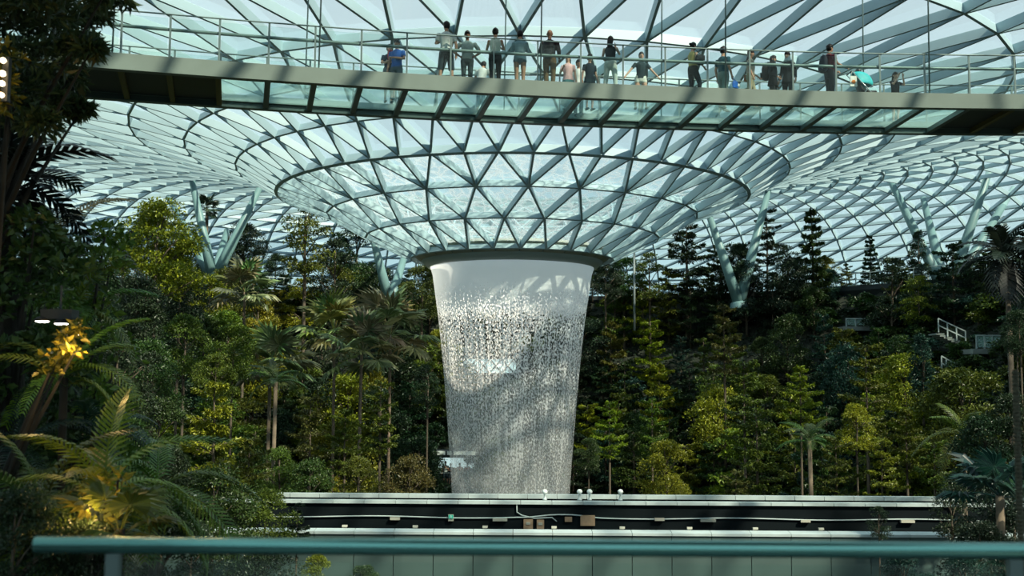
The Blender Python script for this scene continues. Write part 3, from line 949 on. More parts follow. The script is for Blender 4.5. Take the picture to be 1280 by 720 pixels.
    # shoes
    for (hip, kn, ank), s in zip(legl, (-1, 1)):
        solid([T([(ank + Vector((0, -.06, -.055)), .034, .030), (ank + Vector((0, .02, -.05)), .042, .036), (ank + Vector((0.008*s, .12, -.064)), .047, .026), (ank + Vector((0.008*s, .18, -.068)), .036, .017)], 0.004)], .018, 'shoe', cloth(shoe, .6), 0.6, root)
    # trousers, shorts, skirt
    if skirt or dress:
        zb = skirt or dress
        zt = 1.0 if skirt else 1.0
        prof = [((0, 0, zt), .145, .115), ((0, 0, .9), .185, .14), ((0, .0, (zb + .9) / 2), .21, .175), ((0, 0, zb), .24, .21)]
        solid([[(sc(c), rx*S, ry*S) for c, rx, ry in prof]], .022, 'skirt', cloth(bottom), 0.6, root)
    else:
        lf = [T([((0, 0, .83), .13, .10), ((0, 0, .93), .170, .122), ((0, 0, 1.02), .152, .112)], .012)]
        for hip, kn, ank in legl:
            if length >= 1: q = [(hip, .092, .097), (hip.lerp(kn, .45), .083, .088), (kn, .066, .070), (kn.lerp(ank, .5), .060, .064), (ank + Vector((0, 0, .01)), .055, .06)]
            else:
                q = [(hip, .095, .10), (hip.lerp(kn, .45 * min(1, length * 1.6)), .092, .096)]
                if length > .35: q.append((hip.lerp(kn, min(1.1, length * 2)), .082, .086))
            lf.append(T(q))
        solid(lf, .018, 'shorts' if length < 1 else 'trousers', cloth(bottom), 0.5, root)
    # shirt
    lf = [T([((0, 0, .80 if coat else .92), .20 if coat else .170, .15 if coat else .122), ((0, .005, 1.08), .142*f, .108), ((0, .01, 1.22), .157*f, .118), ((0, 0, 1.35), .170*f, .112), ((0, -.01, 1.42), .128*f, .086), ((0, -.012, 1.445), .07, .068)], .012)]
    if not tank:
        for s, an in ((-1, arms[0]), (1, arms[1])):
            e, w, fd = ARMS[an]
            k = sh / 0.19
            sho = Vector((sh * s * 0.98, -.005, 1.385)); e = Vector((s * (e[0] * (0.9 + 0.1 * k) - (0.19 - sh)), e[1], e[2])); w = Vector((w[0] * s, w[1], w[2]))
            q = [(sho, .066*f, .066*f), (sho.lerp(e, min(1, sleeves * 1.3)), .060*f, .060*f)]
            if sleeves > 0.8: q += [(e.lerp(w, .9), .042, .042)]
            lf.append(T(q))
    solid(lf, .018, 'shirt' if not coat else 'coat', cloth(top), 0.5, root)
    if dress:
        pass
    # hair and headwear
    if cap is not None or not bald:
        hl = [[(hd((0, -.030, -.055)), .070*S, .062*S), (hd((0, -.026, -.01)), .084*S, .082*S), (hd((0, -.018, .035)), .090*S, .096*S), (hd((0, .002, .058)), .086*S, .104*S), (hd((0, .002, .095)), .074*S, .094*S), (hd((0, -.002, .126)), .042*S, .052*S)]]
        if hair == 'long':
            hl.append([(hd((0, -.045, .06)), .078*S, .055*S), (hd((0, -.07, -.06)), .085*S, .045*S), (hd((0, -.10, -.20)), .080*S, .035*S), (hd((0, -.11, -.30)), .05*S, .025*S)])
        if hair == 'bun':
            hl.append([(hd((0, -.09, .06)), .04*S, .04*S), (hd((0, -.13, .07)), .035*S, .035*S)])
        solid(hl, .014, 'hair', HAIR, 0.5, root)
    if cap is not None:
        solid([[(hd((0, -.01, .03)), .088*S, .100*S), (hd((0, -.006, .09)), .075*S, .085*S), (hd((0, -.004, .125)), .035*S, .04*S)], [(hd((0, .07, .055)), .07*S, .012*S), (hd((0, .16, .05)), .05*S, .008*S)]], .014, 'cap', cloth(cap), 0.5, root)
    if scarf is not None:
        solid([[(hd((0, -.02, -.16)), .15*S, .115*S), (hd((0, -.015, -.10)), .10*S, .095*S), (hd((0, -.022, -.02)), .084*S, .088*S), (hd((0, -.020, .05)), .088*S, .095*S), (hd((0, -.012, .10)), .066*S, .078*S), (hd((0, -.01, .125)), .03*S, .035*S)]], .016, 'headscarf', cloth(scarf), 0.5, root)
    root['_w'] = [list(W[-1]), list(W[1])]
    return root

def on_bridge(px, yhead, H, wmin=0.38, wmax=BW - 0.45, w=None):
    """spot on the bridge floor whose standing person of height H has head top at pixel (px, yhead)"""
    lo, hi = wmin, wmax
    best = None
    for i in range(60):
        ww = w if w is not None else lo + (hi - lo) * i / 59
        x = (px - 640) / F * 29
        for _ in range(6):
            p = edge_pt(x, ww, BF + H * 0.6); q = proj(p); x += (px - q[0]) / F * q[2]
        y = proj(edge_pt(x, ww, BF + H))[1]
        if best is None or abs(y - yhead) < best[0]: best = (abs(y - yhead), x, ww)
        if w is not None: break
    p = edge_pt(best[1], best[2], BF + 0.012)
    return p
PP = {}
def visitor(key, px, yh, H, head_deg, label, w=None, **kw):
    p = on_bridge(px, yh, H, w=w)
    PP[key] = person(p, R(head_deg), label, H, **kw)
    return PP[key]
# heading: 0 looks away from the camera, 180 looks at the camera, -90 to the right
visitor('navy', 486, 58, 1.62, 200, 'woman in navy top with a red scarf hugging a man in blue at the railing', skin='light', top=(.02, .04, .07), bottom=(.10, .14, .16), arms=('cross', 'cross'), hair='short', female=True, length=.45)
visitor('blue', 496, 60, 1.66, 160, 'man in a bright blue tee held by the woman in navy', w=1.9, skin='tan', top=(.02, .09, .33), bottom=(.06, .09, .11), arms=('cross', 'down'), length=.5)
visitor('pale', 558, 24, 1.78, 15, 'man in a pale shirt and dark knee shorts leaning his weight on one leg', w=0.40, skin='tan', top=(.46, .50, .48), bottom=(.02, .035, .045), arms=('chest', 'down'), length=.55, legs='wide', head_yaw=.3)
visitor('capboy', 584, 36, 1.66, 180, 'boy in a grey printed tee and dark cap with hands on hips', w=0.75, skin='brown', top=(.20, .26, .25), bottom=(.03, .05, .055), arms=('hips', 'hips'), cap=(.02, .02, .025))
visitor('bent', 601, 74, 1.50, -20, 'child in a pale grey tee and jeans bending over the far rail', skin='tan', top=(.48, .52, .50), bottom=(.06, .14, .20), arms=('rail', 'rail'), lean=.35)
visitor('tank', 619, 35, 1.70, -5, 'woman in a white tank top and black trousers seen from behind', w=0.45, skin='tan', top=(.50, .54, .46), bottom=(.008, .010, .012), arms=('rail', 'chest'), tank=True, female=True, hair='bun')
visitor('denim', 650, 36, 1.68, 0, 'woman in a light denim jacket and denim shorts seen from behind', w=0.45, skin='tan', top=(.17, .27, .30), bottom=(.05, .11, .15), arms=('chest', 'chest'), sleeves=1.0, length=.22, female=True, hair='short')
visitor('maroon', 687, 35, 1.76, -12, 'man in a dark maroon shirt and brown trousers wearing a black backpack', w=0.50, skin='brown', top=(.045, .022, .025), bottom=(.13, .085, .045), arms=('rail', 'hold'), bald=True, sleeves=.9)
visitor('pink', 710, 70, 1.60, 165, 'long haired woman in a pink and white top with a teal skirt', skin='light', top=(.55, .36, .36), bottom=(.05, .16, .17), arms=('down', 'chest'), female=True, hair='long', skirt=.18)
visitor('white', 723, 69, 1.64, 190, 'man in a white shirt with a dark strap between two women', w=2.75, skin='tan', top=(.60, .64, .62), bottom=(.12, .17, .17), arms=('down', 'hold'))
visitor('dress', 737, 70, 1.60, 200, 'woman in a dark navy dress beside the man in the white shirt', skin='light', top=(.012, .022, .032), bottom=(.015, .035, .040), arms=('down', 'down'), female=True, hair='bun', dress=.42)
visitor('black_top', 763, 41, 1.68, -15, 'long haired woman in a black sleeveless top and white trousers', w=0.55, skin='light', top=(.010, .012, .014), bottom=(.50, .56, .52), arms=('rail', 'photo'), tank=True, female=True, hair='long', legs='wide')
visitor('lean', 801, 68, 1.60, 185, 'woman in a dark tee and white shorts with arms spread to the railing', skin='light', top=(.012, .030, .038), bottom=(.56, .60, .54), arms=('spread', 'spread'), female=True, hair='short', length=.35, lean=.12, legs='wide', head_pitch=-.3)
visitor('yellow', 866, 54, 1.62, -60, 'woman in a mustard vest and black trousers with a dark bag on her shoulder', w=0.6, skin='light', top=(.42, .36, .13), bottom=(.012, .018, .022), arms=('chest', 'hold'), female=True, hair='bun', tank=True, legs='knee')
visitor('teal', 904, 60, 1.80, -55, 'man in a dark teal tee and grey green shorts walking to the right', skin='tan', top=(.015, .065, .085), bottom=(.12, .19, .17), arms=('down', 'down'), legs='stride', length=.5)
visitor('beige', 938, 62, 1.66, -100, 'woman in a beige top with a tan shoulder bag at the railing post', w=1.2, skin='tan', top=(.40, .33, .26), bottom=(.26, .25, .16), arms=('hold', 'down'), female=True, hair='long', legs='stride')
visitor('hood', 966, 78, 1.60, -120, 'person in a black hooded coat with a black backpack beside the grey headscarf', w=1.5, skin='tan', top=(.012, .014, .018), bottom=(.012, .016, .020), arms=('down', 'hold'), scarf=(.015, .016, .02), sleeves=1.0, coat=True)
visitor('scarf', 985, 70, 1.66, 140, 'woman in a pale grey headscarf and long black coat', w=1.3, skin='light', top=(.010, .014, .016), bottom=(.010, .014, .016), arms=('down', 'down'), scarf=(.34, .42, .44), sleeves=1.0, coat=True, female=True)
visitor('red', 1037, 56, 1.74, -70, 'man in a maroon tee and dark trousers pushing the stroller', w=0.75, skin='tan', top=(.11, .012, .025), bottom=(.014, .020, .030), arms=('push', 'push'), sleeves=.45)
visitor('photo', 1119, 84, 1.50, 200, 'woman in a black tee and shorts with both hands raised to her face', w=2.55, skin='light', top=(.012, .014, .016), bottom=(.16, .22, .22), arms=('photo', 'photo'), female=True, hair='long', length=.25)

# small figures on the deck beside the waterfall foot, copies of people above
for key, px, lab, dx in (('pale', 541, 'tiny visitor in a pale shirt on the viewing deck', .3), ('navy', 547, 'tiny visitor in a dark top on the viewing deck beside the railing', .8)):
    c = copy_tree(PP[key]); c.location = Vector(deck.location) + Vector((dx * 0.8, 0.9, 0)); c.rotation_euler = (0, 0, R(170))
    tag(c, lab, 'person', 'visitors on the viewing deck')
person(Vector(deck.location) + Vector((1.35, 0.9, 0)), R(185), 'tiny visitor in an orange top on the viewing deck', 1.66, skin='tan', top=(.55, .16, .07), bottom=(.04, .05, .06), group='visitors on the viewing deck')
c = copy_tree(bpy.data.objects[[o.name for o in bpy.data.objects if o.get('label') == 'tiny visitor in an orange top on the viewing deck'][0]])
c.location = Vector(deck.location) + Vector((1.95, 1.1, 0)); c['label'] = 'second tiny visitor in an orange top nearest the falling water'

# ------------------------------------------------------------------ things the visitors carry
def rel(person_, p):
    return person_.matrix_basis @ Vector(p)
def backpack(key, label, col, z=1.18, back=-.20, size=1.0):
    pr = PP[key]; b = Matrix.Rotation(pr.rotation_euler.z, 4, 'Z')
    r = empty('backpack', rel(pr, (0, back, z - .25)), pr.rotation_euler.z); tag(r, label, 'backpack')
    solid([[((0, 0, .03), .13*size, .07*size), ((0, 0, .12), .165*size, .10*size), ((0, 0, .34), .16*size, .10*size), ((0, .01, .48), .12*size, .075*size)]], .02, 'pack', cloth(col, .6), .6, r)
    solid([[((0, -.10*size, .06), .11*size, .035), ((0, -.105*size, .22), .11*size, .035)]], .018, 'pocket', cloth(tuple(c * 1.6 + .004 for c in col), .6), .6, r)
    MB().tube([(-.03, 0, .50), (0, -.01, .54), (.03, 0, .50)], .008, 6).build('handle', cloth(col, .6), r, True)
    for s in (-1, 1):
        MB().tube([(.10*s, .02, .46), (.115*s, .10, .50), (.12*s, .22, .44), (.12*s, .28, .30)], [.018]*4, 6).build('strap', cloth(col, .6), r, True)
backpack('maroon', 'black backpack on the man in the maroon shirt', (.012, .014, .018), size=1.1)
backpack('red', 'dark navy backpack on the man pushing the stroller', (.014, .018, .030))
backpack('hood', 'bulky black backpack on the person in the hooded coat', (.010, .012, .015), size=1.15)
def shoulder_bag(key, label, p, col, strap_to, w=.13, h=.17):
    pr = PP[key]
    r = empty('shoulder_bag', rel(pr, p), pr.rotation_euler.z); tag(r, label, 'bag')
    solid([[((0, 0, .0), .06, w), ((0, 0, h * .5), .06, w * 1.05), ((0, 0, h), .045, w * .8)]], .018, 'bag_body', cloth(col, .5), .6, r)
    MB().box((.055, -w * .95, h * .45), (.072, w * .95, h * 1.02)).build('flap', cloth(tuple(c * .75 for c in col), .5), r)
    s = Vector(strap_to) - Vector(p)
    MB().tube([(0, -w * .8, h), s + Vector((0, -.03, 0)), s + Vector((0, .03, 0)), (0, w * .8, h)], .007, 5).build('strap', cloth((.03, .02, .015)), r, True)
shoulder_bag('beige', 'tan leather shoulder bag hanging beside the woman in beige', (-.30, -.05, .86), (.34, .13, .045), (-.12, -.02, 1.43))
shoulder_bag('yellow', 'dark shoulder bag of the woman in the mustard vest', (.26, .02, .98), (.012, .016, .022), (.10, -.02, 1.43), .15, .24)
pr = PP['teal']
r = empty('drawstring_bag', rel(pr, (.33, .14, .58)), pr.rotation_euler.z); tag(r, 'small blue and white bag in the hand of the walking man', 'bag')
solid([[((0, 0, 0), .03, .12), ((0, 0, .12), .045, .13), ((0, 0, .2), .03, .09)]], .016, 'bag_body', cloth((.01, .12, .50), .5), .6, r)
solid([[((.0, .10, .05), .05, .07), ((.0, .13, .12), .05, .06)]], .016, 'white_patch', cloth((.7, .74, .72), .5), .6, r)
MB().tube([(0, -.04, .19), (-.02, -.09, .30), (0, .03, .2)], .008, 5).build('handle', cloth((.01, .12, .50), .5), r, True)
pr = PP['navy']
sb = solid([[((-.13, -.03, 1.10), .05, .02), ((-.15, .10, 1.30), .055, .03), ((-.08, .09, 1.42), .06, .035), ((.02, .10, 1.46), .05, .03), ((.06, .14, 1.30), .05, .025), ((.03, .15, 1.10), .045, .018)]], .014, 'scarf', cloth((.42, .07, .09), .8), .5, pr)

# ------------------------------------------------------------------ the stroller
px = 1080
sp = on_bridge(px, 88, 1.35, w=0.95)
st = empty('stroller', sp, R(-88)); tag(st, 'black baby stroller with a bright teal canopy pushed along the footbridge', 'stroller')
DK = simple('stroller_black', (.012, .014, .017), .5); TUBE = simple('stroller_tube', (.45, .50, .52), .3, .8)
TEAL = simple('stroller_canopy_teal', (.02, .42, .46), .6, 0, noise=.15, nscale=5)
for s in (-1, 1):
    for y, rad in ((-.28, .12), (.36, .09)):
        w_ = MB(); 
        for k in range(14):
            a, b = 2*PI*k/14, 2*PI*(k+1)/14
            w_.tube([(.24*s, y + rad*.85*math.cos(a), rad + rad*.85*math.sin(a)), (.24*s, y + rad*.85*math.cos(b), rad + rad*.85*math.sin(b))], rad*.15, 6)
        w_.tube([(.225*s, y, rad), (.255*s, y, rad)], rad*.35, 8)
        for k in range(3):
            a = 2*PI*k/3
            w_.tube([(.24*s, y, rad), (.24*s, y + rad*.8*math.cos(a), rad + rad*.8*math.sin(a))], .008, 5)
        w_.build('wheel', DK, st, True)
    MB().tube([(.23*s, .36, .10), (.22*s, .05, .50), (.21*s, -.42, 1.02)], .014, 7).build('push_bar', TUBE, st, True)
    MB().tube([(.23*s, -.28, .12), (.22*s, .02, .52), (.22*s, .18, .62)], .014, 7).build('frame_bar', TUBE, st, True)
MB().tube([(-.21, -.42, 1.02), (.21, -.42, 1.02)], .018, 8).build('handle', DK, st, True)
MB().tube([(-.23, -.28, .12), (.23, -.28, .12)], .012, 7).build('axle', TUBE, st, True)
MB().tube([(-.23, .36, .09), (.23, .36, .09)], .012, 7).build('axle', TUBE, st, True)
solid([[((0, .30, .46), .19, .06), ((0, .10, .44), .20, .08), ((0, -.10, .50), .20, .09), ((0, -.20, .75), .18, .05)]], .02, 'seat', DK, .5, st)
MB().box((-.18, -.25, .18), (.18, .28, .30)).build('basket', DK, st)
vs = []; fs = []
for i in range(9):
    a = R(-10 + 130 * i / 8)
    for k in range(9):
        b = PI * k / 8
        vs.append((.23 * math.cos(b), -.16 + .42 * math.sin(b) * math.cos(a) * 1.0, .70 + .38 * math.sin(b) * math.sin(a)))
for i in range(8):
    for k in range(8):
        fs.append((i*9+k, i*9+k+1, (i+1)*9+k+1, (i+1)*9+k))
cn = MB().add(vs, fs).build('canopy', TEAL, st, True)
sm = cn.modifiers.new('thick', 'SOLIDIFY'); sm.thickness = .012
solid([[((0, -.16, 1.06), .10, .09), ((0, -.15, 1.13), .085, .08)]], .016, 'canopy_cover', DK, .5, st)
bag = empty('carrier_bag', Vector(st.matrix_basis @ Vector((.27, -.40, .56))), R(-88)); tag(bag, 'white carrier bag with an orange flower mark hanging from the stroller', 'bag')
MB().add([(-.03, -.10, 0), (.03, -.10, 0), (.03, .10, 0), (-.03, .10, 0), (-.012, -.09, .30), (.012, -.09, .30), (.012, .09, .30), (-.012, .09, .30)],
         [(0,3,2,1),(4,5,6,7),(0,1,5,4),(1,2,6,5),(2,3,7,6),(3,0,4,7)]).build('bag_body', cloth((.72, .74, .70), .5), bag)
fl = MB()
for k in range(6):
    a = 2 * PI * k / 6
    fl.ball((.031, .035 * math.cos(a), .13 + .035 * math.sin(a)), (.004, .026, .026), 8, 5)
fl.build('printed_flower', cloth((.75, .22, .03), .6), bag)
MB().tube([(0, -.05, .29), (0, -.04, .42), (0, .04, .42), (0, .05, .29)], .006, 5).build('handle', cloth((.72, .74, .70), .5), bag, True)
for o in list(PP.values()):
    if '_w' in o: del o['_w']
for o in bpy.data.objects:
    if '_w' in o: del o['_w']
# ------------------------------------------------------------------ plants
def leaf_mat(name, gloss=0.40, trans=0.22):
    m, t, n, b, out = mat_new(name)
    oi = n.new('ShaderNodeObjectInfo'); ge = n.new('ShaderNodeNewGeometry')
    hs = n.new('ShaderNodeHueSaturation')
    mr = n.new('ShaderNodeMapRange'); t.links.new(ge.outputs['Random Per Island'], mr.inputs[0])
    mr.inputs[3].default_value = 0.55; mr.inputs[4].default_value = 1.45
    mh = n.new('ShaderNodeMapRange'); t.links.new(ge.outputs['Random Per Island'], mh.inputs[0])
    mh.inputs[3].default_value = 0.535; mh.inputs[4].default_value = 0.495
    t.links.new(oi.outputs['Color'], hs.inputs['Color']); t.links.new(mr.outputs[0], hs.inputs['Value']); t.links.new(mh.outputs[0], hs.inputs['Hue'])
    t.links.new(hs.outputs[0], b.inputs['Base Color'])
    b.inputs['Roughness'].default_value = gloss; b.inputs['Specular IOR Level'].default_value = 0.40
    tl = n.new('ShaderNodeBsdfTranslucent'); t.links.new(hs.outputs[0], tl.inputs[0])
    mx = n.new('ShaderNodeMixShader'); mx.inputs[0].default_value = trans
    t.links.new(b.outputs[0], mx.inputs[1]); t.links.new(tl.outputs[0], mx.inputs[2]); t.links.new(mx.outputs[0], out.inputs[0])
    return m
M['leaf'] = leaf_mat('leaf')
M['bark'] = simple('bark', (0.11, 0.085, 0.06), 0.9, 0, noise=0.35, nscale=4, bump=0.3)
M['pale_bark'] = simple('pale_bark', (0.15, 0.115, 0.08), 0.9, 0, noise=0.25, nscale=4)

class Leaves:
    """thousands of folded leaves as arrays"""
    def __init__(self, seed): self.rng = np.random.default_rng(seed); self.V = []
    def add(self, P, D, N, L, W, droop=0.15):
        """P base, D direction, N face normal, L length, W width (arrays)"""
        P = np.asarray(P, float); n = len(P)
        D = D / (np.linalg.norm(D, axis=1, keepdims=True) + 1e-9)
        N = N - D * (N * D).sum(1, keepdims=True); N = N / (np.linalg.norm(N, axis=1, keepdims=True) + 1e-9)
        S = np.cross(D, N); L = np.broadcast_to(L, n)[:, None]; W = np.broadcast_to(W, n)[:, None]
        a = P; b = P + D * L * .45 + S * W * .5 + N * W * .22
        c = P + D * L - N * L * droop; d = P + D * L * .45 - S * W * .5 + N * W * .22
        self.V.append(np.stack([a, b, c, d], 1).reshape(-1, 3))
        return self
    def ball(self, centers, radii, m, size, flat=0.65, aspect=0.5, up=0.6):
        r = self.rng
        for c, R_ in zip(centers, radii):
            u = r.normal(size=(m, 3)); u /= np.linalg.norm(u, axis=1, keepdims=True)
            u[:, 2] = np.where(u[:, 2] < -0.35, -u[:, 2], u[:, 2])
            rr = R_ * (0.55 + 0.5 * r.random((m, 1)))
            p = np.array(c) + u * rr * np.array([1, 1, flat])
            d = u + r.normal(size=(m, 3)) * .7; d[:, 2] -= .15
            N = np.array([0, 0, up + .35]) + u * .45 + r.normal(size=(m, 3)) * .38
            L = size * (0.65 + 0.7 * r.random(m))
            self.add(p, d, N, L, L * aspect)
        return self
    def mesh(self, name):
        V = np.concatenate(self.V); n = len(V) // 4
        base = np.arange(n)[:, None] * 4
        F_ = np.concatenate([base + [0, 1, 2], base + [0, 2, 3]], 1).reshape(-1, 3)
        return np_mesh(name, V, F_, [M['leaf']])

def limb_mesh(name, paths, mat, n=6):
    mb = MB()
    for pts, rad in paths: mb.tube(pts, rad, n)
    return mb.mesh(name, mat, True)

def bushy(seed, H=7.0, spread=2.6, ncl=26, m=110, size=.34, bare=0.35, aspect=.5, flat=.75):
    """broadleaf tree H tall: rounded crown of leaf clusters over a forked trunk"""
    r = np.random.default_rng(seed)
    lv = Leaves(seed + 1); C = []; Rr = []
    for i in range(ncl):
        a = r.random() * 2 * PI; h = r.random()
        k = math.sin(PI * min(1, 0.22 + 0.72 * h)) * spread * (0.45 + .5 * r.random())
        C.append((k * math.cos(a), k * math.sin(a), H * (bare + (0.97 - bare) * h))); Rr.append(spread * (.24 + .2 * r.random()))
    C.append((0, 0, H * .93)); Rr.append(spread * .3)
    lv.ball(C, Rr, m, size, flat, aspect)
    paths = [([(0, 0, 0), (.05, .0, H * .3), (-.05, .08, H * .6), (0, 0, H * .88)], [H*.020, H*.016, H*.011, H*.004])]
    for c in C[::3]:
        z0 = max(H * .2, c[2] - H * .22); paths.append(([(0, 0, z0), (c[0] * .5, c[1] * .5, (z0 + c[2]) / 2 + .1), c], [H*.008, H*.006, H*.003]))
    return [('trunk', limb_mesh('trunk', paths, M['bark']), None), ('foliage', lv.mesh('foliage'), 'stuff')]

def tiered(seed, H=7.0, spread=2.5, tiers=7, size=.22, bare=.28, narrow=.25, loose=1.0):
    """tree with flat, uneven storeys of fine foliage on spreading branches"""
    r = np.random.default_rng(seed); lv = Leaves(seed + 1); paths = [([(0, 0, 0), (.06, 0, H * .5), (0, 0, H)], [H*.015, H*.011, H*.003])]
    for k in range(tiers):
        f = k / (tiers - 1); z0 = H * (bare + (0.97 - bare) * f)
        Rk = spread * ((1 - f) ** .8 * (1 - narrow) + narrow) * (1 + loose * r.uniform(-.30, .15))
        nb = r.integers(4, 7); a0 = r.random() * 6.28
        for b in range(nb):
            z = z0 + loose * r.normal() * .20
            a = a0 + 2 * PI * b / nb + r.normal() * .35; Rb = Rk * (1 - loose * .6 * r.random()); rise = .16 * Rb
            tip = (math.cos(a) * Rb, math.sin(a) * Rb, z + rise)
            paths.append(([(0, 0, z - .12), (tip[0] * .5, tip[1] * .5, z + rise * .4), tip], [H*.005, H*.004, .008]))
            m = int(60 + 110 * Rb)
            t = r.random(m) ** .6 * 1.08; w_ = (.10 + .34 * np.sin(PI * np.clip(t, 0, 1) ** .8)) * Rb * .9
            lat = r.uniform(-1, 1, m) * w_
            ca, sa = math.cos(a), math.sin(a)
            P = np.stack([ca * Rb * t - sa * lat, sa * Rb * t + ca * lat, z + rise * t ** 1.5 + r.normal(size=m) * .06 - np.abs(lat) * .12], 1)
            D = np.stack([ca - sa * lat / (Rb + .1) * 1.5, sa + ca * lat / (Rb + .1) * 1.5, np.full(m, -.05)], 1) + r.normal(size=(m, 3)) * .45
            N = np.array([0, 0, 1.0]) + r.normal(size=(m, 3)) * .22
            L = size * (.7 + .7 * r.random(m)); lv.add(P, D, N, L, L * .55)
    return [('trunk', limb_mesh('trunk', paths, M['bark']), None), ('foliage', lv.mesh('foliage'), 'stuff')]

def frond_feather(L=2.4, nl=22, ll=.55, droop=.55, seed=0, wid=.05, gap=0.0):
    """one arching feather frond along +x: ribbed stem with leaflets"""
    r = np.random.default_rng(seed); V = []; Fc = []
    def spine(t): return np.array([L * (t - .12 * t * t), 0, L * (.42 * t - droop * t * t)])
    pts = [spine(t) for t in np.linspace(0, 1, 9)]
    mb = MB(); mb.tube([tuple(p) for p in pts], [.028 * L / 2.4 * (1 - .75 * i / 8) for i in range(9)], 4)
    for s in (-1, 1):
        for i in range(nl):
            t = .12 + .86 * i / (nl - 1); p = spine(t); tg = spine(min(1, t + .02)) - spine(t - .02); tg /= np.linalg.norm(tg)
            side = np.array([0, s, 0.0]); l = ll * (math.sin(PI * (.12 + .80 * t)) ** .7) * (.9 + .2 * r.random())
            d = tg * (.55 + .5 * t) + side * .95 + np.array([0, 0, .22 - .1 * r.random()]); d /= np.linalg.norm(d)
            b = p + d * l * .5 + np.array([0, 0, .02]); c = p + d * l + np.array([0, 0, -.32 * l])
            w = tg * wid
            mb.add([p - w * .5, p + w * .5, b + w * .6, c, b - w * .6], [(0, 1, 2, 4), (4, 2, 3)])
    return mb.mesh('frond', M['leaf'])
def frond_fan(rad=.75, n=15, stalk=.9, seed=0):
    """one fan frond along +x: stalk and a pleated round blade"""
    r = np.random.default_rng(seed); mb = MB()
    mb.tube([(0, 0, 0), (stalk * .5, 0, .10), (stalk, 0, .06)], [.022, .016, .014], 4)
    for i in range(n):
        a = R(-125 + 250 * i / (n - 1)); da = R(250 / (n - 1)) * .5
        l = rad * (.78 + .22 * math.cos(a * .5)) * (.92 + .14 * r.random())
        o = np.array([stalk, 0, .06])
        f = lambda an, q, z: o + np.array([math.cos(an) * q, math.sin(an) * q, z])
        mb.add([f(a, .02, 0), f(a - da, l * .6, -.02 - l * .06), f(a, l * .62, .035 - l * .05), f(a + da, l * .6, -.02 - l * .06), f(a + da * .1, l, -.05 - l * .22)],
               [(0, 1, 2), (0, 2, 3), (1, 4, 2), (2, 4, 3)])
    return mb.mesh('frond', M['leaf'])
FR = {'feather': [frond_feather(seed=s, droop=d) for s, d in ((1, .45), (2, .62), (3, .8))],
      'fan': [frond_fan(seed=s) for s in (4, 5)],
      'broad': [frond_feather(2.2, 13, .85, .55, 8, .13), frond_feather(2.2, 12, .8, .75, 9, .13)]}

PROTO = {}
def parts_of(kind, var):
    k = (kind, var)
    if k not in PROTO:
        s = hash(kind) % 1 + var * 7 + {'bushy': 100, 'tiered': 200, 'airy': 300, 'spire': 400, 'shrub': 500, 'bigleaf': 600, 'yew': 700}[kind]
        if kind == 'bushy': p = bushy(s, 7, 2.5, 40, 250, .20, .22)
        elif kind == 'tiered': p = tiered(s, 7, 2.9, 7, .20, .16, .42)
        elif kind == 'airy': p = bushy(s, 7, 2.0, 34, 105, .22, .22, .5, .5)
        elif kind == 'spire': p = tiered(s, 7, 1.35, 12, .18, .12, .2, .35)
        elif kind == 'yew': p = bushy(s, 7, 1.2, 34, 130, .22, .12, .5, 1.0)
        elif kind == 'shrub': p = bushy(s, 2.2, 1.5, 14, 90, .26, .12, .55)
        else: p = bushy(s, 4.2, 2.0, 26, 48, .46, .10, .62)
        PROTO[k] = p
    return PROTO[k]
NAMES = {'bushy': 'broadleaf_tree', 'tiered': 'tiered_tree', 'airy': 'slender_tree', 'spire': 'conifer', 'shrub': 'shrub', 'bigleaf': 'large_leaved_shrub', 'yew': 'columnar_tree'}
HB = {'bushy': 7.0, 'tiered': 7.0, 'airy': 7.0, 'spire': 7.0, 'shrub': 2.2, 'bigleaf': 4.2, 'yew': 7.0}
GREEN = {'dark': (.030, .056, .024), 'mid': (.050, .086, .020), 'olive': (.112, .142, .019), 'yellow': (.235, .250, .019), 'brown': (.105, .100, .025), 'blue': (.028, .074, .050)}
prnd = random.Random(11)
STEM = MB().tube([(0, 0, 0), (0.0, 0, .5), (0, 0, 1)], [1.25, 1.0, .85], 7).mesh('stem', M['bark'], True)
def tree(kind, loc, height, label, col, var=0, spread=1.0, group=None, rz=None, crown=None):
    """height from the ground to the top; crown = scale of the crown model, which sits at the top of a bare stem"""
    H = HB[kind]
    s = crown if crown else height / H
    s = min(s, height / H)
    root = empty(NAMES[kind], loc, prnd.random() * 6.28 if rz is None else rz)
    tag(root, label, 'shrub' if kind in ('shrub', 'bigleaf') else 'tree', group)
    lift = height - H * s
    if lift > .3:
        o = link('stem', STEM, root); o.location = (0, 0, -.3); o.scale = (H * s * .019, H * s * .019, lift + .3 + H * s * .05)
    for nm, me, kd in parts_of(kind, var):
        o = link(nm, me, root)
        o.location = (0, 0, lift); o.scale = (s * spread, s * spread, s)
        if kd: o['kind'] = kd
        c = GREEN[col] if isinstance(col, str) else col
        o.color = (*[q * prnd.uniform(.85, 1.18) for q in c], 1)
    return root
WID = {'bushy': 6.3, 'tiered': 6.2, 'airy': 5.2, 'spire': 3.0, 'yew': 3.2, 'shrub': 3.6, 'bigleaf': 4.6}
def tree_px(kind, px, ytop, d, wpx, label, col, var=0, spread=1.0, group=None):
    """tree whose top is at pixel (px, ytop) at depth d, its crown about wpx pixels wide"""
    p = at(px, ytop, d)
    z = min(ground(p.x, p.y), 9.0)
    return tree(kind, (p.x, p.y, z), max(.8, p.z - z), label, col, var, spread, group, crown=wpx / F * d / WID[kind] / spread)
TRUNKS = {}
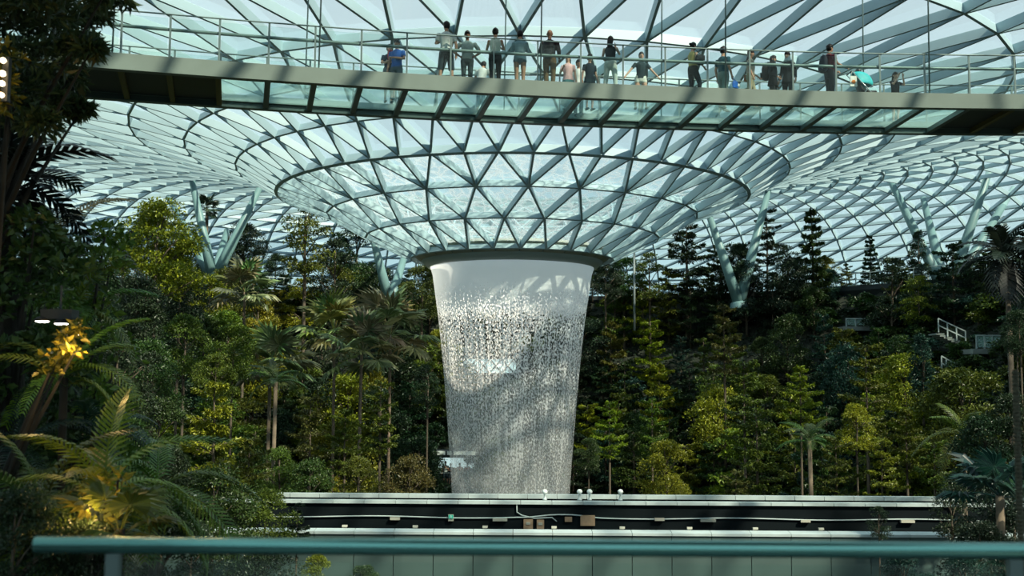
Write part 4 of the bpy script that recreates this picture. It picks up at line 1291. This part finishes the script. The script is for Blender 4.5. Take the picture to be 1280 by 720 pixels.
def palm(kind, loc, h, n, label, col, size=1.0, tilt=(20, 95), group=None, trunk=True, seed=0, name=None, az=None, trad=.11, bark=None):
    rr = random.Random(seed + 3)
    root = empty(name or ('fan_palm' if kind == 'fan' else 'feather_palm'), loc, rr.random() * 6)
    tag(root, label, 'palm', group)
    if trunk:
        MB().tube([(0, 0, -.8), (.06, .03, h * .5), (0, 0, h + .05)], [trad * 1.25, trad, trad * .95], 8).build('trunk', bark or M['pale_bark'], root, True)
    for i in range(n):
        o = link('frond', FR[kind][i % len(FR[kind])], root)
        a = 2.4 * i + rr.uniform(-.3, .3) if az is None else az[i % len(az)] + rr.uniform(-.15, .15)
        el = R(90 - (tilt[0] + (tilt[1] - tilt[0]) * (i + .5) / n) + rr.uniform(-8, 8)) - (R(18) if kind != 'fan' else 0)
        o.location = (0, 0, h)
        o.rotation_euler = (rr.uniform(-.25, .25), -el, a)
        k = size * rr.uniform(.85, 1.15); o.scale = (k, k, k)
        c = GREEN[col] if isinstance(col, str) else col
        o.color = (*[q * rr.uniform(.75, 1.25) for q in c], 1)
    return root
def palm_px(kind, px, py, d, n, label, col, size=1.0, **kw):
    p = at(px, py, d); z = min(ground(p.x, p.y), 9.0)
    return palm(kind, (p.x, p.y, z), max(.3, p.z - z), n, label, col, size, **kw)

gl_ = Leaves(5); n_ = len(GP); g2 = np.random.default_rng(6)
a_ = g2.random(n_) * 6.28
gl_.add(GP + np.stack([g2.normal(size=n_) * .1, g2.normal(size=n_) * .1, g2.random(n_) * .5], 1), np.stack([np.cos(a_), np.sin(a_), .5 + g2.normal(size=n_) * .4], 1),
        np.array([0, 0, 1.0]) + g2.normal(size=(n_, 3)) * .4, .34 * (.6 + .8 * g2.random(n_)), .20 * (.6 + .8 * g2.random(n_)))
gc = link('ground_cover', gl_.mesh('ground_cover')); gc.color = (.030, .058, .028, 1)
tag(gc, 'dark leafy ground cover carpeting the planted banks', 'ground cover', kind='stuff')

# ---- trees on the rim terrace and standing against the far dome
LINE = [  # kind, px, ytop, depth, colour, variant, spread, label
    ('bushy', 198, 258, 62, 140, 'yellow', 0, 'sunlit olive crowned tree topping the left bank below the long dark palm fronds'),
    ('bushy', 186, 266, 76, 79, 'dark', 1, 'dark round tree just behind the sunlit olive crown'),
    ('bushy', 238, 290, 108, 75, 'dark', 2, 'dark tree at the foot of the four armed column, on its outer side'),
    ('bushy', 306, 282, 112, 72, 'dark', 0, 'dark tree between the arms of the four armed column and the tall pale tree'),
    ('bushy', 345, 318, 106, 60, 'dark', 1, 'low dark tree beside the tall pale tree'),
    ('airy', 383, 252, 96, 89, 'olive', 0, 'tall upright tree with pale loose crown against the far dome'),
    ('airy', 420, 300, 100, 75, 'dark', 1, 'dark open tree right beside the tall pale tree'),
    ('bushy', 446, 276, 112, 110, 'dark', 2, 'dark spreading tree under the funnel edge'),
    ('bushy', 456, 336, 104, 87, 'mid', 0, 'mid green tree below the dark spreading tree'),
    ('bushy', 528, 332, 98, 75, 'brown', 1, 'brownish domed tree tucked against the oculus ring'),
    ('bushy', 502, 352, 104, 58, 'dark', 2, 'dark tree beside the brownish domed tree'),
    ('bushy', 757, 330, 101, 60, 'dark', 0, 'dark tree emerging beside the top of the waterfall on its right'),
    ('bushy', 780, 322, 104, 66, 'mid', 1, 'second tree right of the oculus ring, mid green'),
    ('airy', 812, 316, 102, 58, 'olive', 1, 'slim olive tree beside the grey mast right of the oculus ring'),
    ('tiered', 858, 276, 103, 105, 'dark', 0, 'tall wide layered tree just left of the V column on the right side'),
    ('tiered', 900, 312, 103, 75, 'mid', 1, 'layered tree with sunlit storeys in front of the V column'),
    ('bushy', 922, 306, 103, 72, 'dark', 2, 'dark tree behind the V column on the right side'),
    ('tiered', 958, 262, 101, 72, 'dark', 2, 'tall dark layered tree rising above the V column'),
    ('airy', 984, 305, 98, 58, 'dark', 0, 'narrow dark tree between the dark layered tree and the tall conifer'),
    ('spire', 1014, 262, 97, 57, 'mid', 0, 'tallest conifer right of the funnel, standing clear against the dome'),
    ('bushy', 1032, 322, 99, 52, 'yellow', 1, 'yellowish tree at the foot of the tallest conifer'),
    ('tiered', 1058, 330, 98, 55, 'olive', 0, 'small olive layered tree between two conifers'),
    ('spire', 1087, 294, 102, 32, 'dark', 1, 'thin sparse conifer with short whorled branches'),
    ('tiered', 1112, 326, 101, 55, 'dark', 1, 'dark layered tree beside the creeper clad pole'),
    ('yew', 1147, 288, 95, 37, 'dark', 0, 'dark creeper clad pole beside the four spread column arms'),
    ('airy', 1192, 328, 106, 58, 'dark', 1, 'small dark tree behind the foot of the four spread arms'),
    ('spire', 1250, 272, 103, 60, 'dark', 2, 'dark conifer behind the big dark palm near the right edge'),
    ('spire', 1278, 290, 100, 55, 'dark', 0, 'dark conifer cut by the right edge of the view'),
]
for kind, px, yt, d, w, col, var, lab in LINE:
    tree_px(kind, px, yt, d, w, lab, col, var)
palm_px('fan', 259, 262, 102, 16, 'thin tall fan palm between the arms of the four armed column', 'dark', 1.0, seed=1, tilt=(5, 130), trad=.16)
for i, (px, py, d, lab, col, sz) in enumerate((
    (418, 416, 80, 'fan palm with sunlit crown, highest of the palm trio left of the waterfall', (.22, .23, .07), 2.0), (488, 420, 77, 'fan palm nearest the waterfall with broad pale fans', (.20, .22, .10), 2.2),
    (452, 442, 73, 'fan palm in front, lowest of the palm trio left of the waterfall', (.18, .20, .085), 1.8), (306, 366, 84, 'fan palm with pale fans under the foot of the four armed column', (.18, .20, .085), 1.7),
    (338, 462, 66, 'fan palm on a tall pale stem standing alone on the left bank', (.20, .22, .09), 1.8))):
    palm_px('fan', px, py, d, 20, lab, col, sz, seed=20 + i, tilt=(5, 120))

# ---- planted steps of the banks, row by row (row 1 is the lowest, nearest the waterfall)
ORD = ['', 'first', 'second', 'third', 'fourth', 'fifth', 'sixth', 'seventh', 'eighth', 'ninth', 'tenth', 'eleventh', 'twelfth', '13th', '14th', '15th', '16th', '17th', '18th', '19th', '20th', '21st', '22nd', '23rd', '24th', '25th', '26th', '27th', '28th']
ROWN = ['lowest', 'second', 'third', 'fourth', 'fifth', 'top']
COLN = {'dark': 'dark green', 'mid': 'mid green', 'olive': 'olive green', 'yellow': 'yellow green', 'brown': 'brownish', 'blue': 'blue green'}
M['pale_bark'].node_tree.nodes['Principled BSDF'].inputs['Roughness'].default_value = .9
CLEAR = [(1150, 1225, 85, 462), (1200, 1262, 83, 440), (1225, 1290, 75, 490), (1045, 1105, 97, 412), (362, 432, 99, 388), (530, 580, 93, 612), (575, 655, 108, 476)]     # sight lines kept open to stairs, decks and balustrades
trnd = random.Random(77)
for row, (rho, step, hgt) in enumerate([(18.5, 2.4, 6.3), (22.5, 2.4, 6.4), (27.0, 2.5, 6.2), (31.5, 2.7, 5.8), (36.0, 2.4, 5.6), (39.2, 2.3, 3.4)]):
    da = step / rho
    for sgn, side in ((-1, 'left'), (1, 'right')):
        k = 0; a = PI - sgn * da * (.5 if row % 2 else .1)
        count = 0
        while abs(PI - a) < R(112):
            aa = a + trnd.uniform(-.2, .2) * da
            r = rho + trnd.uniform(-1.0, 1.0)
            x = r * math.sin(aa); y = 70 - r * math.cos(aa)
            a -= sgn * da
            if (x > 0) != (sgn > 0) and abs(x) > .3: continue
            if abs(x) > 0.49 * y + 2 or y < 52: continue
            q = proj((x, y, ground(x, y) + 3))
            right = side == 'right'
            u = trnd.random()
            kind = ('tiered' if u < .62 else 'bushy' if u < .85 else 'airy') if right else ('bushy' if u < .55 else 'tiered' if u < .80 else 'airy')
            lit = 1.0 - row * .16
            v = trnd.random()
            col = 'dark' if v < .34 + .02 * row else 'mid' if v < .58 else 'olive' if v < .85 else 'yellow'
            if trnd.random() < .10: col = 'blue'
            h = hgt * trnd.uniform(.72, 1.2)
            gzz = ground(x, y)
            for pa, pb, dmax, ycap in CLEAR:
                if pa < q[0] < pb and y < dmax:
                    h = min(h, at(q[0], ycap, y).z - gzz)
            if h < 2.0: continue
            count += 1
            lab = '%s %s tree in the %s row of the %s bank, %s from the waterfall' % (COLN[col], {'tiered': 'layered', 'bushy': 'broadleaf', 'airy': 'slender'}[kind], ROWN[row], side, ORD[min(count, 28)])
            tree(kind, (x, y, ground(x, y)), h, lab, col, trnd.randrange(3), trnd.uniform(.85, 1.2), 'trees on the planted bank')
            if abs(x) > 1 and row < 4 and trnd.random() < .8:
                x2 = (r - 2.0) * math.sin(aa + da * .5); y2 = 70 - (r - 2.0) * math.cos(aa + da * .5)
                tree('shrub' if trnd.random() < .6 else 'bigleaf', (x2, y2, ground(x2, y2)), trnd.uniform(1.4, 2.8), 'low shrub under the %s-row trees of the %s bank, %s from the waterfall' % (ROWN[row], side, ORD[min(count, 28)]), trnd.choice(['dark', 'dark', 'mid', 'olive', 'blue']), trnd.randrange(2), 1.2, 'undergrowth of the %s row on the %s bank' % (ROWN[row], side))

# low shrubs on the open slopes around stairs and balustrades
srnd = random.Random(21)
for zone, lab, grp, rows, cols, lim in ((((1035, 1290), (385, 500)), 'low shrub on the garden stair slope, %s row down, %s from the waterfall', 'shrubs around the garden stairs', 6, 20, 1.7),
                           (((560, 665), (400, 560)), 'low shrub seen through the falling water, %s row down, %s along', 'shrubs behind the waterfall', 5, 7, 2.0),
                           (((362, 440), (386, 420)), 'low shrub under the terrace corner by the fan palms, %s row down, %s along', 'shrubs under the terrace corner', 2, 7, 1.4)):
    for i in range(rows * cols):
        ir, ic = divmod(i, cols)
        (xa, xb), (ya_, yb_) = zone
        px = xa + (xb - xa) * (ic + .5 + srnd.uniform(-.3, .3)) / cols; py = ya_ + (yb_ - ya_) * (ir + .5 + srnd.uniform(-.3, .3)) / rows
        d = d_hit(px, py); p = at(px, py, d)
        h = srnd.uniform(.8, lim)
        if any(pa - 4 < px < pb + 4 and ya < py < yb + 20 for pa, pb, ya, yb in ((1168, 1212, 395, 424), (1172, 1200, 440, 464), (1218, 1256, 415, 440), (1234, 1280, 458, 488), (1054, 1097, 394, 412), (585, 640, 440, 470))):
            h = .5
        tree('shrub' if srnd.random() < .7 else 'bigleaf', (p.x, p.y, ground(p.x, p.y)), h, lab % (ORD[ir + 1], ORD[ic + 1]), srnd.choice(['dark', 'dark', 'mid', 'mid', 'olive', 'blue']), srnd.randrange(2), 1.5, grp)

# ---- chosen trees in the middle distance
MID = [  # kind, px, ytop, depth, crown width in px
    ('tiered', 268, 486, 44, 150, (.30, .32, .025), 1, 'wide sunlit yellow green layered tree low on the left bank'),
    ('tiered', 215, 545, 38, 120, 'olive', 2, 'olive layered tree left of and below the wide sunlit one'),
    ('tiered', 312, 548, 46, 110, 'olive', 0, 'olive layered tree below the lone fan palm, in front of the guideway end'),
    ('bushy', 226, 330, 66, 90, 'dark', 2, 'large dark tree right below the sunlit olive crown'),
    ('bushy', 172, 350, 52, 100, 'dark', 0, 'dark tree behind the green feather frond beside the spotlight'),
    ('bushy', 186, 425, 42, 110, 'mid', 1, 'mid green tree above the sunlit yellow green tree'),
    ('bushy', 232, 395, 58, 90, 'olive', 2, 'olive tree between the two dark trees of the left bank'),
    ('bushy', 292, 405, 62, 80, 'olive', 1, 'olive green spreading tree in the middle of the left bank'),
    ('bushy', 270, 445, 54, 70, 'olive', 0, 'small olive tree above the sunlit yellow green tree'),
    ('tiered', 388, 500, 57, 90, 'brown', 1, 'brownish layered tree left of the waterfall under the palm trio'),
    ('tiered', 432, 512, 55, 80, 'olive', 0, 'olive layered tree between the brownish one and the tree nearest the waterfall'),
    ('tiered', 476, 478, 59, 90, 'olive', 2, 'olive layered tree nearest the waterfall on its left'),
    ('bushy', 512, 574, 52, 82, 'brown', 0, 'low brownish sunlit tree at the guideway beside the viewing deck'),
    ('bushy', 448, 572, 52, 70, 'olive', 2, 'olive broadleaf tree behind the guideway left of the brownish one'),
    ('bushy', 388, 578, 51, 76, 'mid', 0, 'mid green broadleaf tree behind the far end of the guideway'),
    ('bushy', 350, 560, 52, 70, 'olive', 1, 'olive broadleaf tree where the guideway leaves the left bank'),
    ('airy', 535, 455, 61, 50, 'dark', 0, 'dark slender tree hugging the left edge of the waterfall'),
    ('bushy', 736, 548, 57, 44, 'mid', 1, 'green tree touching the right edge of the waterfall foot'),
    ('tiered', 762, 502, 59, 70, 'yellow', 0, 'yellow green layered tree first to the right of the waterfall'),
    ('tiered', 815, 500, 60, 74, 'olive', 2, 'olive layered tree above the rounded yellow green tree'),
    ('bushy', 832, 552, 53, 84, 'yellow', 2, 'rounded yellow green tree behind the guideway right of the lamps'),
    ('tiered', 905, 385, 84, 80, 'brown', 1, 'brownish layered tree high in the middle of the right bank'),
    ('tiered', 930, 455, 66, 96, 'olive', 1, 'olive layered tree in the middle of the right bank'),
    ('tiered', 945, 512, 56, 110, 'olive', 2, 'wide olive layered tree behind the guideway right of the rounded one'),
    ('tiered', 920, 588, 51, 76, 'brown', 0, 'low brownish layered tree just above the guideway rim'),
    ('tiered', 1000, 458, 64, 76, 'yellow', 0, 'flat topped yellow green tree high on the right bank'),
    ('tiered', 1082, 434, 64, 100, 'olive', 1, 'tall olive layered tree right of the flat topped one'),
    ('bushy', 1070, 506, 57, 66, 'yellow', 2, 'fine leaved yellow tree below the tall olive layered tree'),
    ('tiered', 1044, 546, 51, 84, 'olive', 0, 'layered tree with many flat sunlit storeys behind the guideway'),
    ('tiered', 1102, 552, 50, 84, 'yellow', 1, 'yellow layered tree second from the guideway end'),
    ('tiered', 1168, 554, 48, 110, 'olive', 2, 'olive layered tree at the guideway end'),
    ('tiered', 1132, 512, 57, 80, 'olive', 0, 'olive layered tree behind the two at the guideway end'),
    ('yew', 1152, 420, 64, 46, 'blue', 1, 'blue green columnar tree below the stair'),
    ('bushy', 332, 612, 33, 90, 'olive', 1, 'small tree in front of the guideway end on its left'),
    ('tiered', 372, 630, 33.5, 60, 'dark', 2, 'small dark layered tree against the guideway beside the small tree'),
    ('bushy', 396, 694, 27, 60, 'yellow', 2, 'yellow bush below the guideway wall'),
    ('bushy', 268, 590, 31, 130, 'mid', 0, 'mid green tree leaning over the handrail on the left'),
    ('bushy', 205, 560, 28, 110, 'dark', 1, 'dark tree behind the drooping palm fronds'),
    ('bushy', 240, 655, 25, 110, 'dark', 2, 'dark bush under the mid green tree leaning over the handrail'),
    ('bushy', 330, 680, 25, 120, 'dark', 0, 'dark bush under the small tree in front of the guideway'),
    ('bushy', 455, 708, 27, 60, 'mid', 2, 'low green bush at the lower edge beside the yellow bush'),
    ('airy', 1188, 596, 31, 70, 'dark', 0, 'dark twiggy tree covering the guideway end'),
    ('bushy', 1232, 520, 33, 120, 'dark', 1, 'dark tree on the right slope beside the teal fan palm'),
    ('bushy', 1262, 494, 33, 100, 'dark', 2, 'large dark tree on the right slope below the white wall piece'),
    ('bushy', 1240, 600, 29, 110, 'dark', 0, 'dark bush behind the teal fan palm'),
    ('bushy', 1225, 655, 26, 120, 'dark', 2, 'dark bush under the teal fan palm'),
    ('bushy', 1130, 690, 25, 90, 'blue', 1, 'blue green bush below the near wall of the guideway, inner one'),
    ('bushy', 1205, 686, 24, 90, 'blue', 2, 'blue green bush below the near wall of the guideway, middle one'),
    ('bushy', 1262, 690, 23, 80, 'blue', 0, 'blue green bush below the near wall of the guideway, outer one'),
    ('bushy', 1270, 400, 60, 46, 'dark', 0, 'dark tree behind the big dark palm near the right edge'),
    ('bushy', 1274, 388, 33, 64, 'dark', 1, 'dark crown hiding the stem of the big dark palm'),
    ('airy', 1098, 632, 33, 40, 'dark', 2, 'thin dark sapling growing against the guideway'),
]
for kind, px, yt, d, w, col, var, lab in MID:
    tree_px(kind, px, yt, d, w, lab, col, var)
palm_px('feather', 1012, 552, 54, 12, 'small feather palm with arching fronds on the right bank', 'mid', .75, seed=40)
palm_px('feather', 1205, 545, 44, 12, 'feather palm half hidden in the dark right slope', 'olive', .8, seed=41)
palm_px('fan', 1250, 622, 27, 14, 'teal fan palm low on the right slope', 'blue', .85, seed=42)
palm_px('broad', 1258, 325, 36, 20, 'big dark palm rising at the right edge of the view', (.014, .024, .017), .78, bark=M['bark'], trad=.09, seed=43, tilt=(10, 125))
palm_px('feather', 345, 478, 60, 12, 'feather palm leaning out below the lone fan palm', 'mid', .8, seed=44)
# ------------------------------------------------------------------ the dark planting close to the viewing terrace
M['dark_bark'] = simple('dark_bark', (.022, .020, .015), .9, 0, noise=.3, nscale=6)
nrng = np.random.default_rng(99)
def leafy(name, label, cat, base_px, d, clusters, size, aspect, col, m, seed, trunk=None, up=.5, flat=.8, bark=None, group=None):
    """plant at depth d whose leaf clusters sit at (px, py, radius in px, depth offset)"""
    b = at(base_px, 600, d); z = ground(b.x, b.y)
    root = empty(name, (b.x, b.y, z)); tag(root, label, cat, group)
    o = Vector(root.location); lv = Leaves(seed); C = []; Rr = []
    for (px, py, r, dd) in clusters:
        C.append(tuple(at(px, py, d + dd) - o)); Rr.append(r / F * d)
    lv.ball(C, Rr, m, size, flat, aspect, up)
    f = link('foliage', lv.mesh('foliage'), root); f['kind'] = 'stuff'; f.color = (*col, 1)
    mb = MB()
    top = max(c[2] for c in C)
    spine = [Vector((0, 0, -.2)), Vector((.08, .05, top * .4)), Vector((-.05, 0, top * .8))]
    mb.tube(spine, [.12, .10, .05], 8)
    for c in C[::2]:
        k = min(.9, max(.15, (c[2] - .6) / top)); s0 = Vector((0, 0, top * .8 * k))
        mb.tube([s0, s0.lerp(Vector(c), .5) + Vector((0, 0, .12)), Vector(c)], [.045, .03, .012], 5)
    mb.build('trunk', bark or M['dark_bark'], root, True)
    return root
rr = random.Random(4)
# overhanging tree in the upper corner
cl = []
for px, py, r in ((-30, 20, 60), (20, 0, 50), (60, 10, 40), (95, 0, 34), (130, -6, 26), (20, 50, 46), (55, 45, 38), (88, 36, 30), (-10, 90, 50), (40, 85, 40), (75, 75, 30), (100, 62, 22), (112, 66, 14),
                  (-20, 140, 50), (20, 125, 36), (55, 112, 28), (85, 100, 18), (150, 2, 14), (118, 20, 18), (45, 20, 40), (0, 30, 46), (30, 150, 22), (62, 130, 22), (80, 138, 20), (100, 140, 14), (50, 160, 20)):
    cl.append((px, py, r, rr.uniform(-1.2, 1.2)))
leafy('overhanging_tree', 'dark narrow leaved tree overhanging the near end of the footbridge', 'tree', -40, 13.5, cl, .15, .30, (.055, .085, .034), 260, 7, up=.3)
# creeper wall: broad leaves over a mossy trunk
cl = [(rr.uniform(-40, 95) * (1 - .15 * ((y - 300) / 400)), y + rr.uniform(-10, 10), rr.uniform(24, 42), rr.uniform(-.8, .8)) for y in range(285, 740, 10)]
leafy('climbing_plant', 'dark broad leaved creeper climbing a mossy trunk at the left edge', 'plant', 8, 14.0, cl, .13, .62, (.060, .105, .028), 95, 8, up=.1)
cl = [(rr.uniform(60, 150), y + rr.uniform(-10, 10), rr.uniform(18, 34), rr.uniform(-.6, 1.2)) for y in range(300, 700, 14)]
leafy('climbing_plant', 'green leafy creeper with larger lit leaves beside the spotlights', 'plant', 88, 15.0, cl, .13, .55, (.13, .20, .028), 60, 9, up=.1)
MB().tube([at(-6, 760, 13.8), at(2, 520, 14.2), at(-8, 300, 14.4), at(-14, 180, 14.2)], [.32, .30, .26, .2], 12).build('mossy_trunk', M['dark_bark'])
tag(bpy.data.objects['mossy_trunk'], 'mossy trunk under the dark creeper at the left edge', 'trunk')
# yellow leaves glowing at the lamps
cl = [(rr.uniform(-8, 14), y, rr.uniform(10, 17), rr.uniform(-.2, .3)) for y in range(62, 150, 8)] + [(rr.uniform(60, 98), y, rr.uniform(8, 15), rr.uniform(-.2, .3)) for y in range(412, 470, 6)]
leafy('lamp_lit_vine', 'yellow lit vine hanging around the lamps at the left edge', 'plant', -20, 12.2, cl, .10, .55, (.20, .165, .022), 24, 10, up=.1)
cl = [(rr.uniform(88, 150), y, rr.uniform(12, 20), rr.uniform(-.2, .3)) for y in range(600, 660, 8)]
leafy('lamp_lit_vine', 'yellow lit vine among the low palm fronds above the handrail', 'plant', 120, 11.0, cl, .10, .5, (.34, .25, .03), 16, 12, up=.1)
# palms
def near_palm(px, py, d, n, label, col, size, kind='feather', **kw):
    return palm_px(kind, px, py, d, n, label, col, size, trad=.05, bark=M['dark_bark'], **kw)
near_palm(10, 235, 14.6, 16, 'black green palm silhouetted against the dome at the left edge', (.010, .016, .011), .58, 'broad', seed=51, tilt=(5, 115))
near_palm(62, 300, 16.0, 14, 'brownish dark palm with fronds reaching over the sunlit olive crown', (.032, .036, .014), .60, 'feather', seed=52, tilt=(30, 120))
near_palm(88, 392, 15.2, 9, 'green feather palm spreading beside the spotlights', (.13, .20, .03), .50, 'feather', seed=53, tilt=(30, 95))
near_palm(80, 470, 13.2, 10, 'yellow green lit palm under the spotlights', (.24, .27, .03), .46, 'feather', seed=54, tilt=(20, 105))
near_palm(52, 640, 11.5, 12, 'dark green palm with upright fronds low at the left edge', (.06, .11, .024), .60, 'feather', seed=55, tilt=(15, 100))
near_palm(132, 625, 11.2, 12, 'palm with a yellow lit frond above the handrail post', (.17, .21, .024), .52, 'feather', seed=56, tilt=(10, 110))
near_palm(195, 612, 13.5, 12, 'green palm with fronds drooping to orange tips behind the handrail', (.10, .15, .026), .56, 'feather', seed=57, tilt=(35, 125))
near_palm(150, 668, 10.5, 8, 'small fan palm just above the handrail', (.16, .18, .03), .42, 'fan', seed=58, tilt=(30, 100))
near_palm(20, 560, 13.0, 10, 'blue green fern palm in front of the mossy trunk', (.022, .050, .034), .42, 'feather', seed=59, tilt=(20, 110))
near_palm(118, 545, 14.0, 10, 'blue green feather palm behind the lit creeper', (.022, .055, .036), .42, 'feather', seed=60, tilt=(20, 110))
# dark bushes that close the lower corner
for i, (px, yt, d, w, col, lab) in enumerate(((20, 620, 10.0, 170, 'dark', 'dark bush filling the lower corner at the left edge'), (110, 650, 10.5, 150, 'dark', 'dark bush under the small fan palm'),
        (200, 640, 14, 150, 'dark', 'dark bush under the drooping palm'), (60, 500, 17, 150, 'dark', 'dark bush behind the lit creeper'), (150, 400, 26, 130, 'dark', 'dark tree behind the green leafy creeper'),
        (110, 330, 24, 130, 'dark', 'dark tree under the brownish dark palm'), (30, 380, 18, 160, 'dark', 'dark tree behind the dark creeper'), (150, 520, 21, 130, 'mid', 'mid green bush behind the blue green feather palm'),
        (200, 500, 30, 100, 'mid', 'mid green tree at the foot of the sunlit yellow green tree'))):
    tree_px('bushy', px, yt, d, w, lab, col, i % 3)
# tail of a small sapling and slim mast
M['mast'] = simple('mast_paint', (.20, .24, .24), .5)
p = at(793, 398, 92)
t = MB().tube([(p.x, p.y, p.z - 1), (p.x, p.y, at(793, 312, 92).z)], .09, 8).build('mast', M['mast'], None, True); tag(t, 'slim grey mast among the trees right of the oculus ring', 'mast')

# ------------------------------------------------------------------ lamps in the planting
M['warm_lens'] = glow('warm_lamp_lens', (1.0, 0.80, 0.50), 4.0)
M['bright_lens'] = glow('bright_lamp_lens', (1.0, 0.93, 0.82), 9.0)
M['fixture'] = simple('fixture_black', (.014, .017, .020), .5)
p = at(73, 396, 12.6)
sl = empty('spotlight_bank', p); tag(sl, 'black spotlight box with glowing lenses among the creeper', 'lamp')
s_ = 12.6 / F
MB().box((-20*s_, -.06, -3*s_), (19*s_, .16, 9*s_)).build('housing', M['fixture'], sl)
MB().tube([(0, .05, 9*s_), (0, .06, 40*s_)], .012, 6).build('bracket', M['fixture'], sl)
for dx, dz, r in ((-19, -4.5, 9), (5, -7.5, 9), (18, -17, 6.5), (23, -21, 4.5)):
    MB().lathe([(0, .012), (r*s_, .010), (r*s_ * 1.1, .03), (r*s_ * .6, .06), (0, .06)], 14, (dx*s_, -.02, dz*s_ - .02)).build('shade', M['fixture'], sl)
    MB().ball((dx*s_, -.02, dz*s_ - .012), (r*s_ * .92, r*s_ * .92, .016), 14, 6).build('lens', M['bright_lens'], sl, True)
for x_, y_, z_, e_ in ((p.x + .45, p.y - .75, p.z - .35, 30.0),):
    ld = bpy.data.lights.new('spotlight_glow', 'POINT'); ld.energy = e_; ld.color = (1, .62, .22); ld.shadow_soft_size = .06
    lo = bpy.data.objects.new('spotlight_glow', ld); COL.objects.link(lo); lo.parent = sl; lo.location = Vector((x_, y_, z_)) - p
p = at(5, 95, 11.9)
wl = empty('wall_lamp', p); tag(wl, 'warm lamp stack with four glowing blocks at the left edge under the overhanging tree', 'lamp')
s_ = 11.9 / F
MB().box((-4*s_, .02, -32*s_), (4*s_, .10, 26*s_)).build('backplate', M['fixture'], wl)
for dz, w_, h_ in ((19, 3.6, 2.0), (2, 3.6, 2.4), (-11, 3.4, 2.2), (-26, 3.2, 2.0)):
    solid([[((0, -.03, (dz - h_) * s_), w_*s_, .04), ((0, -.035, dz * s_), w_*s_*1.1, .05), ((0, -.03, (dz + h_) * s_), w_*s_, .04)]], .012, 'lamp_block', M['warm_lens'], .6, wl)
ld = bpy.data.lights.new('wall_lamp_glow', 'POINT'); ld.energy = 9.0; ld.color = (1, .60, .18); ld.shadow_soft_size = .1
lo = bpy.data.objects.new('wall_lamp_glow', ld); COL.objects.link(lo); lo.parent = wl; lo.location = (.05, -.35, -.05)
q = at(118, 668, 10.6)  # added lamp, kept out of sight, that brightens the low fronds
gl = empty('added_uplight', q); tag(gl, 'small unseen warm uplight added to brighten the low palm fronds', 'lamp')
MB().lathe([(0, 0), (.05, 0), (.055, .10), (.03, .10), (0, .09)], 10).build('housing', M['fixture'], gl, True)
MB().ball((0, 0, .08), (.028, .028, .008), 8, 5).build('lens', M['warm_lens'], gl, True)
ld = bpy.data.lights.new('added_uplight_glow', 'POINT'); ld.energy = 16.0; ld.color = (1, .62, .2); ld.shadow_soft_size = .05
lo = bpy.data.objects.new('added_uplight_glow', ld); COL.objects.link(lo); lo.parent = gl; lo.location = (.05, -.25, .25)

# ------------------------------------------------------------------ the near handrail
M['handrail'] = simple('brushed_handrail', (.20, .46, .43), .25, .9)
hr = empty('handrail', (0, 4.75, -1.62)); tag(hr, 'blurred metal handrail with glass panels in front of the camera', 'railing')
HO = Vector(hr.location)
zl = at(150, 680, 4.75); zr = at(1275, 690, 4.75)
zc = (zl.z + zr.z) / 2; hh = 20 / F * 4.75 / 2
xl, xr = at(45, 680, 4.75).x, 3.4
prof = []
for k in range(16):
    a = 2 * PI * k / 16; prof.append((math.copysign(abs(math.cos(a)) ** .7, math.cos(a)) * .035, math.copysign(abs(math.sin(a)) ** .7, math.sin(a)) * hh))
xs = np.linspace(xl, xr, 2); vs = []; fs = []
for x in xs:
    vs += [(x, 4.75 + a, zc + b) for a, b in prof]
vs = [Vector(v) - HO for v in vs]
for k in range(16): fs.append((k, (k + 1) % 16, 16 + (k + 1) % 16, 16 + k))
fs += [tuple(range(15, -1, -1)), tuple(range(16, 32))]
MB().add(vs, fs).build('top_rail', M['handrail'], hr, True)
for px in (142, 1268):
    x = at(px, 700, 4.75).x
    MB().box((x - .028, -.02, 0), (x + .028, .02, zc - HO.z - hh)).build('post', M['steel_dark'], hr)
for pa, pb in ((158, 640), (644, 1252)):
    xa, xb = at(pa, 700, 4.75).x, at(pb, 700, 4.75).x
    MB().box((xa, -.006, .08), (xb, .006, zc - HO.z - hh - .03)).build('glass_panel', M['clear_glass'], hr)
# pole with a woven sleeve at the right edge
pp = at(1277, 700, 8.0)
root = empty('sleeved_pole', (pp.x, pp.y, -2.2)); tag(root, 'slim pole with a woven brown sleeve at the right edge', 'pole')
M['sleeve'] = simple('woven_sleeve', (.075, .075, .050), .9, 0, noise=.5, nscale=40, bump=.5)
zt_ = at(1277, 462, 8.0).z + 2.2
MB().tube([(0, 0, 0), (0, 0, zt_)], .020, 10).build('pole', M['bark'], root, True)
mb = MB(); z = .3
while z < zt_ - .02:
    mb.lathe([(.022, 0), (.030, .012), (.022, .024)], 8, (0, 0, z)); z += .028
o = mb.build('sleeve', M['sleeve'], root, True); o['kind'] = 'stuff'
